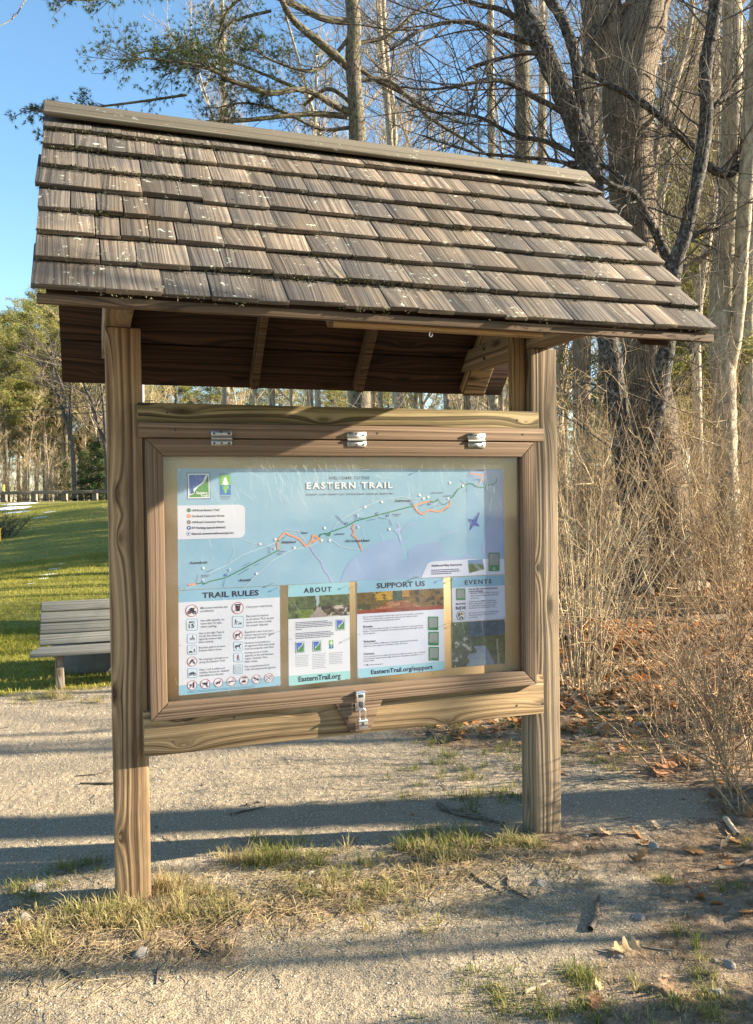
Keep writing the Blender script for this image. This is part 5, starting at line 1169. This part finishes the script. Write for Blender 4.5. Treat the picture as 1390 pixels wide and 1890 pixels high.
def bush(me, x, y, rz, sc, label, group):
    o = link('bare_shrub', me, None, (x, y, float(h0(x, y)))); o.rotation_euler = (0, 0, rz); o.scale = (sc, sc, sc); return tag(o, label, 'shrub', group)
r = random.Random(55)
GS = 'thicket of bare shrubs right of the kiosk'
n_ = 0
for row, (v, d0) in enumerate(((1100, 7.2), (1085, 8.6), (1070, 10.2), (1055, 12.), (1045, 14.5))):
    for k in range(9 if row else 5):
        u = (1050+k*44 if row else 1050+k*30)+r.uniform(-14, 14)
        if row == 0 and u > 1140: continue
        if row < 3 and 1105 < u < 1345 and r.random() < (.85 if row < 2 else .45): continue
        p = atd(u, 1000, d0+r.uniform(-.5, .5)); bush(SH[r.choice([0, 1, 2, 0, 3, 3])], p[0], p[1], r.uniform(0, 6.3), r.uniform(.75, 1.08)*(.85 if row < 2 else 1.28), 'dense tan leafless shrub in the sunlit thicket among the right-hand trees', GS)
for X, Y in ((1.6, 7.2), (2.4, 6.3), (2.9, 7.6), (3.3, 6.0), (3.9, 7.2), (1.0, 8.4), (2.0, 9.0), (4.4, 8.4), (3.0, 9.6), (4.9, 6.9)):
    bush(SH[r.choice([0, 1, 1])], X+r.uniform(-.2, .2), Y, r.uniform(0, 6.3), r.uniform(.95, 1.15), 'tall tan leafless shrub rising behind the case, its top under the roof', 'shrubs behind the kiosk')
for i, (u, v, k, sc, lab) in enumerate(((1262, 1420, 0, 1., 'small reddish shrub beside the large fallen oak leaf'), (1330, 1440, 1, 1.05, 'low spreading reddish shrub in the lower right shade'), (1390, 1400, 2, 1.1, 'reddish arching shrub at the right margin'), (1400, 1500, 1, 1.05, 'low twiggy shrub overhanging the trail at the right margin'),
                                  (1230, 1290, 1, .9, 'thin sprawling reddish twigs on the leafy floor'), (1310, 1290, 2, .95, 'reddish shrub in the middle of the leafy floor'), (1400, 1260, 2, 1.1, 'tall reddish shrub at the right margin by the leafy floor'), (1345, 1180, 2, 1.1, 'reddish shrub below the pale mottled trunk'), (1420, 1150, 2, 1.3, 'dense reddish shrub at the far right below the wood'))):
    p, t = GP(u, v); bush(SR[k], p[0], p[1], i*1.3, sc, lab, None)
for i in range(46):
    u = -60+i*420/46+r.uniform(-8, 8); p = atd(u, 930, r.uniform(60, 72)); bush(SH[r.choice([0, 1, 2])], p[0], p[1], r.uniform(0, 6.3), r.uniform(1., 1.6), 'tan brush growing at the foot of the wood beyond the guardrail', 'undergrowth beyond the guardrail')
for X, Y, k, sc in ((3.1, -1.55, 2, 1.1), (3.7, -1.2, 2, 1.2), (3.3, -.75, 0, 1.2), (4.3, -1.8, 2, 1.2), (4.7, -.6, 2, 1.3), (3.9, -.2, 2, 1.1), (4.6, -2.6, 2, 1.2)):  # unseen shrubs added off frame to shade the lower right ground
    bush(SR[k], X, Y, X*7, sc, 'unseen reddish shrub added past the right margin to shade the lower right ground', 'shrubs added past the right margin for shade')
for X, Y, sc in ((3.5, -1.35, .2), (4.0, -.55, .22), (3.0, -2.0, .17)):  # small evergreens added out of view, denser shade for the same corner
    plant(PPROT[3], 'evergreen_sapling', X, Y, X*5, sc, 'unseen small evergreen added past the right margin to shade the lower right ground', 'evergreens added past the right margin for shade')
for i, (u, v, sc, lab) in enumerate(((1300, 1365, 1.0, 'tangled brown bramble left of the dark twiggy mass at the right margin'), (1372, 1345, 1.15, 'dark twiggy bramble reaching in at the right margin'), (1352, 1300, 1.1, 'brown bramble behind the dark twiggy one'), (1395, 1455, 1., 'low brown bramble in front of the dark twiggy one'))):
    p, t = GP(u, v); bush(SB[i % 2], p[0], p[1], i*2.1+.5, sc, lab, None)
p, t = GP(14, 992); o = link('bare_shrub', shrub_mesh(420, 90, 1.9, .9, 'dark_twig', .012, .5, 9, .9), None, (p[0]-.5, p[1]+.4, p[2])); o.scale = (.8, .8, .62); tag(o, 'dark brown brushy shrub at the left edge of the lawn', 'shrub')

# ------------------------------------------------------------------ grass, litter, gravel (uncountable)
def blades(name, pts, mat, wd=(.0012, .0026), bend=.6, seed=1, lens=None, seeds=None, parent=None, azs=None, lean=None):
    rg = np.random.default_rng(seed); n = len(pts); P = np.asarray(pts); az = rg.uniform(0, 6.283, n); tl = rg.uniform(.1, 1.0, n)*bend; L = lens
    if azs is not None: az = azs; tl = lean
    h = np.stack([np.cos(az), np.sin(az), 0*az], 1); sd_ = np.stack([-np.sin(az), np.cos(az), 0*az], 1); w_ = rg.uniform(*wd, n)[:, None]
    up = np.array([0, 0, 1.]); d1 = h*np.sin(tl*.6)[:, None]+up*np.cos(tl*.6)[:, None]; d2 = h*np.sin(tl*1.7)[:, None]+up*np.cos(tl*1.7)[:, None]
    m = P+d1*(L*.55)[:, None]; e = m+d2*(L*.45)[:, None]
    V = np.stack([P-sd_*w_, P+sd_*w_, m+sd_*w_*.8, m-sd_*w_*.8, e], 1).reshape(-1, 3); b = np.arange(n)[:, None]*5
    flat = np.concatenate([b+0, b+1, b+2, b+3, b+3, b+2, b+4], 1).ravel(); tot = np.tile([4, 3], n)
    s_ = seeds if seeds is not None else rg.random(n)
    o = link(name, mesh_np(name, V, flat, tot, mat, None, np.repeat(s_, 2)), parent); o['kind'] = 'stuff'; return o
rg = np.random.default_rng(12)
def ground_pts(x, y): return np.stack([x, y, hgt(x, y)], 1)
# tufts about the kiosk: (pixel, spread px->m, blades, length, dryness 0 green .. 1 straw)
TU = []
def tufts(lst):
    for (u, v, n, sp, L, dry) in lst:
        p, _ = GP(u, v); nc = max(2, int(n/34)); cx, cy = p[0]+rg.normal(0, sp, nc), p[1]+rg.normal(0, sp*.8, nc); w_ = rg.integers(0, nc, n); ro = np.abs(rg.normal(0, .02+.12*sp, n)); th = rg.uniform(0, 6.283, n); cd_ = rg.normal(0, .14, nc); cl_ = rg.uniform(.6, 1.2, nc)
        TU.append((cx[w_]+ro*np.cos(th), cy[w_]+ro*np.sin(th), L*rg.uniform(.35, 1.3, n)*cl_[w_], np.clip(rg.normal(.08+dry*.84, .12, n)+cd_[w_], 0, .99), th+rg.normal(0, .7, n), np.clip(ro*24, 0, 1.)+np.abs(rg.normal(.35, .45, n))))
tufts([(u, v, n, sp, L, dry) for (u, v, n, sp, L, dry) in (
    (170, 1690, 420, .07, .085, .62), (205, 1700, 420, .07, .09, .66), (235, 1695, 320, .06, .08, .72), (275, 1700, 420, .07, .08, .66), (310, 1695, 260, .06, .075, .72), (130, 1690, 200, .05, .07, .55), (70, 1740, 160, .05, .07, .72), (90, 1760, 160, .05, .06, .78), (60, 1720, 110, .05, .07, .7), (40, 1640, 180, .06, .06, .5), (95, 1640, 170, .06, .06, .55), (110, 1610, 140, .06, .06, .25), (160, 1600, 140, .06, .06, .2), (330, 1640, 260, .06, .08, .80), (350, 1660, 260, .07, .08, .82), (300, 1650, 180, .05, .08, .85), (380, 1690, 170, .07, .06, .66), (405, 1600, 90, .05, .06, .75), (420, 1680, 190, .06, .06, .6), (440, 1590, 200, .06, .075, .55), (470, 1580, 280, .06, .08, .40), (490, 1590, 260, .06, .08, .38), (520, 1570, 280, .07, .08, .32), (545, 1590, 280, .07, .08, .38), (580, 1590, 260, .06, .08, .42), (600, 1620, 200, .07, .06, .5), (560, 1640, 200, .08, .06, .5), (640, 1650, 180, .08, .055, .55), (700, 1670, 160, .08, .055, .6), (660, 1600, 120, .06, .06, .55), (690, 1640, 160, .07, .06, .62), (750, 1560, 160, .05, .07, .35), (780, 1560, 300, .06, .09, .36), (805, 1575, 360, .06, .09, .45), (830, 1585, 280, .06, .085, .52), (850, 1545, 220, .06, .07, .34), (880, 1560, 200, .06, .07, .5), (910, 1560, 180, .06, .06, .42), (940, 1555, 220, .05, .07, .48), (965, 1560, 150, .04, .06, .6), (740, 1600, 200, .08, .05, .6), (790, 1640, 170, .09, .05, .65), (720, 1720, 120, .09, .045, .7), (780, 1690, 130, .08, .05, .7),
    (940, 1820, 120, .05, .04, .2), (1060, 1800, 150, .05, .06, .15), (1270, 1745, 130, .05, .055, .2), (1290, 1790, 120, .05, .05, .2), (1090, 1810, 100, .04, .05, .15), (1000, 1860, 170, .07, .05, .25), (1080, 1870, 170, .07, .05, .25), (1250, 1860, 160, .07, .05, .4), (1330, 1880, 160, .07, .05, .4), (1220, 1630, 110, .04, .05, .12), (1350, 1650, 90, .04, .05, .12), (1360, 1560, 90, .05, .05, .15), (1090, 1410, 120, .06, .04, .25), (1130, 1420, 90, .06, .04, .3), (1180, 1370, 140, .07, .05, .35), (1060, 1350, 160, .07, .05, .35), (1110, 1320, 160, .08, .05, .4), (1180, 1330, 120, .06, .05, .4),
    (85, 1285, 180, .07, .11, .4), (60, 1290, 160, .07, .09, .55), (120, 1290, 160, .07, .09, .6), (20, 1300, 140, .1, .07, .6), (160, 1295, 120, .1, .06, .7), (190, 1290, 120, .1, .06, .7))])
# patches behind the kiosk, right of the trail
for _ in range(120):
    u = rg.uniform(700, 1010); v = rg.uniform(1325, 1500)
    if rg.random() > (u-640)/330: continue
    tufts([(u, v, 46, .06, .055, rg.uniform(.12, .5))])
for _ in range(26):
    tufts([(rg.uniform(1040, 1200), rg.uniform(1290, 1420), 40, .07, .045, rg.uniform(.3, .7))])
for _ in range(40):
    tufts([(rg.uniform(840, 1390), rg.uniform(1800, 1895), 34, .06, .04, rg.uniform(.15, .75))])
for _ in range(30):
    tufts([(rg.uniform(0, 700), rg.uniform(1620, 1730), 26, .07, .045, rg.uniform(.5, .95))])
x = np.concatenate([t[0] for t in TU]); y = np.concatenate([t[1] for t in TU]); L = np.concatenate([t[2] for t in TU]); s_ = np.concatenate([t[3] for t in TU]); az_ = np.concatenate([t[4] for t in TU]); ln_ = np.concatenate([t[5] for t in TU])
ok = ~((np.abs(np.abs(x)-W-PW/2) < PW/2+.004) & (y > -.003) & (y < PW+.004))
blades('grass', ground_pts(x[ok], y[ok]), M['grass_blade'], (.0008, .0018), 1.15, 3, L[ok], s_[ok], None, az_[ok], ln_[ok])
# mown lawn
px_ = []; 
for (n, y0, y1, xa, xb) in ((52000, 3.9, 8, -3.2, 1.5), (60000, 8, 18, -4.5, 2.5), (30000, 18, 45, -7, 3)):
    X = rg.uniform(xa, xb, n); Y = rg.uniform(y0, y1, n); k = lawn_w(X, Y) > rg.random(n); px_.append((X[k], Y[k]))
X = np.concatenate([p[0] for p in px_]); Y = np.concatenate([p[1] for p in px_]); sz = .028+.0022*Y
blades('lawn_grass', ground_pts(X, Y), M['lawn_blade'], (.002, .004), 1.3, 4, sz*rg.uniform(.5, 1.3, len(X)), np.clip(.15+.75*fbm(X*1.1, Y*1.1, 71, 4)+rg.normal(0, .14, len(X)), 0, .99))

# dead leaves
def leaves(name, pts, size, seed, mat, seeds=None):
    r = random.Random(seed); V = []; F = []; T = []; S = []
    shape = [(-.5, 0), (-.30, .10), (-.22, .28), (-.08, .12), (.05, .30), (.14, .12), (.30, .20), (.5, 0), (.30, -.20), (.14, -.12), (.05, -.30), (-.08, -.12), (-.22, -.28), (-.30, -.10)]
    for p in pts:
        s_ = size*r.uniform(.55, 1.25); a = r.uniform(0, 6.283); tx, ty = r.gauss(0, .45), r.gauss(0, .45); cu = r.uniform(-.5, 1.6); b = len(V); wy = r.uniform(.6, 1.1)
        for (x_, y_) in shape:
            lx, ly = x_*s_, y_*s_*wy; X_ = lx*math.cos(a)-ly*math.sin(a); Y_ = lx*math.sin(a)+ly*math.cos(a)
            V.append((p[0]+X_, p[1]+Y_, p[2]+s_*.10+cu*(x_*x_*.5+y_*y_)*s_+X_*tx+Y_*ty))
        k = len(shape)//2; sd = r.random()
        for i in range(k):
            j0, j1 = i, (i+1); m0, m1 = (len(shape)-i) % len(shape), len(shape)-i-1
            f = [b+j0, b+j1, b+m1] + ([b+m0] if m0 != j0 else [])
            if len(set(f)) == len(f) and len(f) > 2: F += f; T.append(len(f)); S.append(sd)
    o = link(name, mesh_np(name, V, F, T, mat, None, S)); o['kind'] = 'stuff'; return o
n = 60000; X = rg.uniform(1.2, 11, n); Y = rg.uniform(-1.6, 11, n)
pr = (1-sand_w(X, Y))*(1-lawn_w(X, Y))*np.clip(.25+1.7*(fbm(X*.8, Y*.8, 81, 3)-.28), .08, 1)*(.06+.94*sstep(.6, 2.6, Y))
k = rg.random(n) < pr; leaves('dead_leaves', ground_pts(X[k], Y[k]), .10, 5, M['dead_leaf'])
c0, _ = GP(1075, 1175); n = 760; X = c0[0]+rg.normal(0, .5, n); Y = c0[1]+rg.normal(0, .45, n); Z = hgt(X, Y)+.10*np.exp(-((X-c0[0])**2+(Y-c0[1])**2)/.18)*rg.random(n)
M['russet_leaf'] = leafy('russet_oak_leaves', [(.30, .09, .025), (.46, .16, .045), (.55, .25, .09), (.62, .44, .27)], trans=.35)
leaves('dead_leaves', np.stack([X, Y, Z], 1), .13, 6, M['russet_leaf'])
n = 500; X = rg.uniform(-2.2, 2.2, n); Y = rg.uniform(-1.6, 5.5, n); k = rg.random(n) < .16+.7*(1-sand_w(X, Y)); k &= rg.random(n) < .35; leaves('dead_leaves', ground_pts(X[k], Y[k]), .045, 7, M['dead_leaf'])
# needle and twig litter, gravel
def sticks_stuff(name, X, Y, L, R, mat, seed, lift=.004, tilt=.18):
    r = random.Random(seed); tb = TB(); Z = hgt(X, Y)
    for x_, y_, z_ in zip(X, Y, Z):
        a = r.uniform(0, 6.283); l = L*r.uniform(.4, 1.3); e = r.gauss(0, tilt); d = np.array([math.cos(a), math.sin(a), e]); p = np.array([x_, y_, z_+lift*r.random()]); q = perp(d/np.linalg.norm(d), r)*l*.08
        tb.add([p-d*l/2, p+q*np.array([1, 1, .4]), p+d*l/2], [R*r.uniform(.6, 1.3)]*3, 3, r.random())
    V, F, U_, S_2 = tb.arrays(); o = link(name, mesh_np(name, V, F.ravel(), np.full(len(F), 4), mat, U_, S_2)); o['kind'] = 'stuff'
n = 22000; X = rg.uniform(-2.3, 4.5, n); Y = rg.uniform(-1.9, 4.2, n)
k = rg.random(n) < np.clip(1.05*(1-sand_w(X, Y))*(1-lawn_w(X, Y))+.02, 0, 1); sticks_stuff('needle_litter', X[k], Y[k], .075, .00085, M['straw'], 8)
n = 2600; X = rg.uniform(-2.3, 5.5, n); Y = rg.uniform(-1.9, 6., n); k = rg.random(n) < np.clip(.75*(1-sand_w(X, Y))*(1-lawn_w(X, Y))+.04, 0, 1); sticks_stuff('twig_litter', X[k], Y[k], .13, .0019, M['stick'], 9, .008)
n = 5200; X = rg.uniform(-1.9, .9, n); Y = -.2+rg.normal(0, .22, n); k = rg.random(n) < .25+.75*sstep(.4, .6, fbm(X*2.3, Y*2.3, 31, 3)+.1); M['thatch'] = leafy('dry_grass_thatch', [(.26, .19, .09), (.42, .33, .17), (.55, .45, .26), (.34, .22, .11)], trans=.2)
sticks_stuff('dead_grass', X[k], Y[k], .085, .0010, M['thatch'], 19, .012, .25)
def gravel():
    n = 42000; X = rg.uniform(-2.2, 2.4, n); Y = -1.9+6.*rg.random(n)**1.35; k = rg.random(n) < .25+.75*sand_w(X, Y); k &= lawn_w(X, Y) < .3; X = X[k]; Y = Y[k]; n = len(X); R = .0014+.0032*rg.random(n)**4+.0011*np.clip(Y+2, 0, 5)*.3
    O = np.array([(1, 0, 0), (-1, 0, 0), (0, 1, 0), (0, -1, 0), (0, 0, 1), (0, 0, -1)], float)
    V = ground_pts(X, Y)[:, None, :]+np.array([0, 0, .25])*R[:, None, None]+O[None]*R[:, None, None]*rg.uniform(.6, 1.3, (n, 6, 1)); b = np.arange(n)[:, None, None]*6
    T = np.array([(0, 2, 4), (2, 1, 4), (1, 3, 4), (3, 0, 4)])[None]+b
    m = N('sand_grain'); sd = m.attr('seed'); m.principled(m.ramp(sd, [(0, (.20, .16, .12)), (.5, (.42, .34, .25)), (.85, (.52, .44, .34)), (1, (.62, .57, .50))]), .9)
    o = link('gravel', mesh_np('gravel', V.reshape(-1, 3), T.ravel(), np.full(n*4, 3), m.m, None, np.repeat(rg.random(n), 4))); o['kind'] = 'stuff'
gravel()

# ------------------------------------------------------------------ single stones, sticks and leaves one can point at
for i, (u, v, px, lab) in enumerate(((68, 1642, 17, 'pinkish flat stone in the grass left of the left post'), (45, 1697, 15, 'grey stone half buried in the shade left of the left post'), (42, 1718, 6, 'small white stone below the half buried grey one'), (110, 1772, 11, 'tan rounded stone in dry grass at lower left'), (258, 1770, 17, 'pale rounded stone in front of the left post'), (573, 1613, 9, 'grey stone in the middle of the grass strip'), (585, 1643, 10, 'light grey stone below the middle of the case'), (655, 1663, 7, 'small pale stone at the right of the grass strip'), (412, 1593, 8, 'grey stone at the back of the grass strip'),
                                  (1178, 1338, 9, 'white angular stone on the leafy floor'), (1205, 1565, 12, 'flat dark stone on the sand right of the right post'), (1180, 1695, 11, 'grey flat stone in the sandy patch at lower right'), (1322, 1837, 13, 'pale flat stone among grass at lower right corner'), (1345, 1785, 13, 'dark grey round stone in the lower right shade'), (1320, 1775, 8, 'small grey stone beside the dark round one'), (1143, 1775, 8, 'bluish stone beside the curled tan leaf'), (1080, 1543, 7, 'small dark stone close to the right post'), (1245, 1843, 7, 'whitish elongated pebble standing in the lower right grass'), (998, 1640, 11, 'flat grey stone half sunk in sunlit sand'))):
    p, t = GP(u, v); rad = px*t/FPX; o = rock('stone', lab, 'stone', (p[0], p[1], float(hgt(p[0], p[1]))+rad*.02), rad, M['stone'], 600+i, 'stones lying about the kiosk', .6, 3)
def twig_thing(lab, pts, rpx, mat='stick', name='stick'):
    q = []; b0 = None
    for (u, v) in pts:
        p, t = GP(u, v); p[2] = float(hgt(p[0], p[1])); b0 = p if b0 is None else b0; q.append((p-b0, t))
    R = rpx*q[0][1]/FPX; P, RR = smooth([a[0]+np.array([0, 0, R*.9]) for a in q], [R*(1-.4*i/(len(q)-1)) for i in range(len(q))], 4); tb = TB(); tb.add(P, RR, 7, .3)
    o = tb.build(name, M[mat]); o.location = tuple(b0); tag(o, lab, 'stick', 'sticks lying on the ground')
for lab, pts, rp, mt in (('thick dark crooked stick lying behind the right post', [(808, 1490), (830, 1500), (860, 1512), (890, 1518), (930, 1530)], 5, 'stick'), ('short dark forked stick in front of the left post', [(353, 1740), (372, 1756), (392, 1770)], 3.2, 'stick'), ('thin stick beside the short dark forked one', [(292, 1795), (290, 1812), (288, 1824)], 2, 'stick'),
                          ('straight stick lying on sand left of the left post', [(208, 1450), (185, 1450), (148, 1448)], 2.6, 'stick'), ('thin twig behind the straight stick on the sand', [(210, 1422), (180, 1430), (140, 1434)], 1.6, 'stick'), ('jagged dark bark strip standing on sand at lower right', [(1090, 1724), (1098, 1705), (1102, 1685), (1105, 1662)], 6, 'stick'), ('long thin twig pointing right at the curled tan leaf', [(1160, 1746), (1200, 1755), (1245, 1765)], 1.6, 'pale_stick'),
                          ('pale debarked stick at the bottom edge', [(968, 1838), (990, 1830), (1015, 1822)], 4.4, 'pale_stick'), ('dark dead branch at the right margin', [(1325, 1612), (1360, 1606), (1395, 1588)], 4, 'stick'), ('stub of broken branch in the right shade', [(1340, 1520), (1352, 1535), (1362, 1545)], 6, 'pale_stick'), ('thin dark twig on sand near the bottom left', [(115, 1790), (128, 1806), (135, 1812)], 2, 'stick'),
                          ('pair of dark twigs on shaded sand behind the case', [(425, 1508), (455, 1500), (490, 1492)], 2, 'stick'), ('small dark twig on shaded sand under the padlock', [(455, 1489), (470, 1486), (478, 1484)], 2.6, 'stick'), ('curved stick in the sunlit sand below the right half of the case', [(940, 1620), (936, 1640), (950, 1655), (975, 1668)], 2.4, 'stick'), ('reddish twig beside the curved stick', [(870, 1622), (900, 1640), (925, 1652)], 2, 'stick'), ('slim grey twig in grass behind the right post', [(790, 1350), (806, 1366), (816, 1376)], 2.6, 'stick')):
    twig_thing(lab, pts, rp, mt)
def oak_leaf(lab, u, v, px, az, tilt, col, curl=.4, sd=0):
    p, t = GP(u, v); L = px*t/FPX; r = random.Random(sd); half = [(0, .02), (.10, .06), (.18, .24), (.25, .27), (.30, .10), (.40, .14), (.50, .36), (.57, .36), (.60, .13), (.68, .15), (.78, .30), (.84, .27), (.86, .12), (.95, .12), (1., .0)]
    V = []; F = []; T = []; m = len(half)
    for i, (a, b_) in enumerate(half):
        for s_ in (-1, 0, 1):
            z = curl*((a-.5)**2*.5+abs(b_*s_)**1.5*.8)*L+.012*L*math.sin(a*17+s_)
            V.append((a*L-L/2, s_*b_*L*r.uniform(.9, 1.1), z))
    for i in range(m-1):
        for s_ in (0, 1): k = i*3+s_; F += [k, k+3, k+4, k+1]; T.append(4)
    mt = leafy('oak_leaf_'+lab.split()[0], [tuple(q*.85 for q in col), col], trans=.3)
    o = link('oak_leaf', mesh_np('oak_leaf', V, F, T, mt, None, [r.random() for _ in T])); o.location = (p[0], p[1], float(hgt(p[0], p[1]))+.012); o.rotation_euler = (tilt, -.1, az)
    tag(o, lab, 'leaf', 'fallen oak leaves')
oak_leaf('large brown oak leaf lying under the small reddish shrub', 1228, 1425, 78, .5, .45, (.42, .22, .12), .3, 1)
oak_leaf('curled tan oak leaf on the ground at lower right', 1158, 1762, 60, -.2, .2, (.60, .42, .22), .9, 2)
oak_leaf('crumpled brown leaf beside the whitish pebble', 1235, 1838, 48, 1.9, .3, (.34, .21, .13), .9, 3)
oak_leaf('bright orange leaf lying in shade on the leafy floor', 1183, 1257, 44, .1, .3, (.62, .22, .05), .5, 4)
oak_leaf('dull brown leaf in the grass at the bottom edge', 1098, 1862, 46, .8, .2, (.25, .14, .08), .6, 5)
oak_leaf('second brown leaf leaning on the small reddish shrub', 1268, 1412, 52, 1.4, .6, (.38, .20, .10), .5, 6)
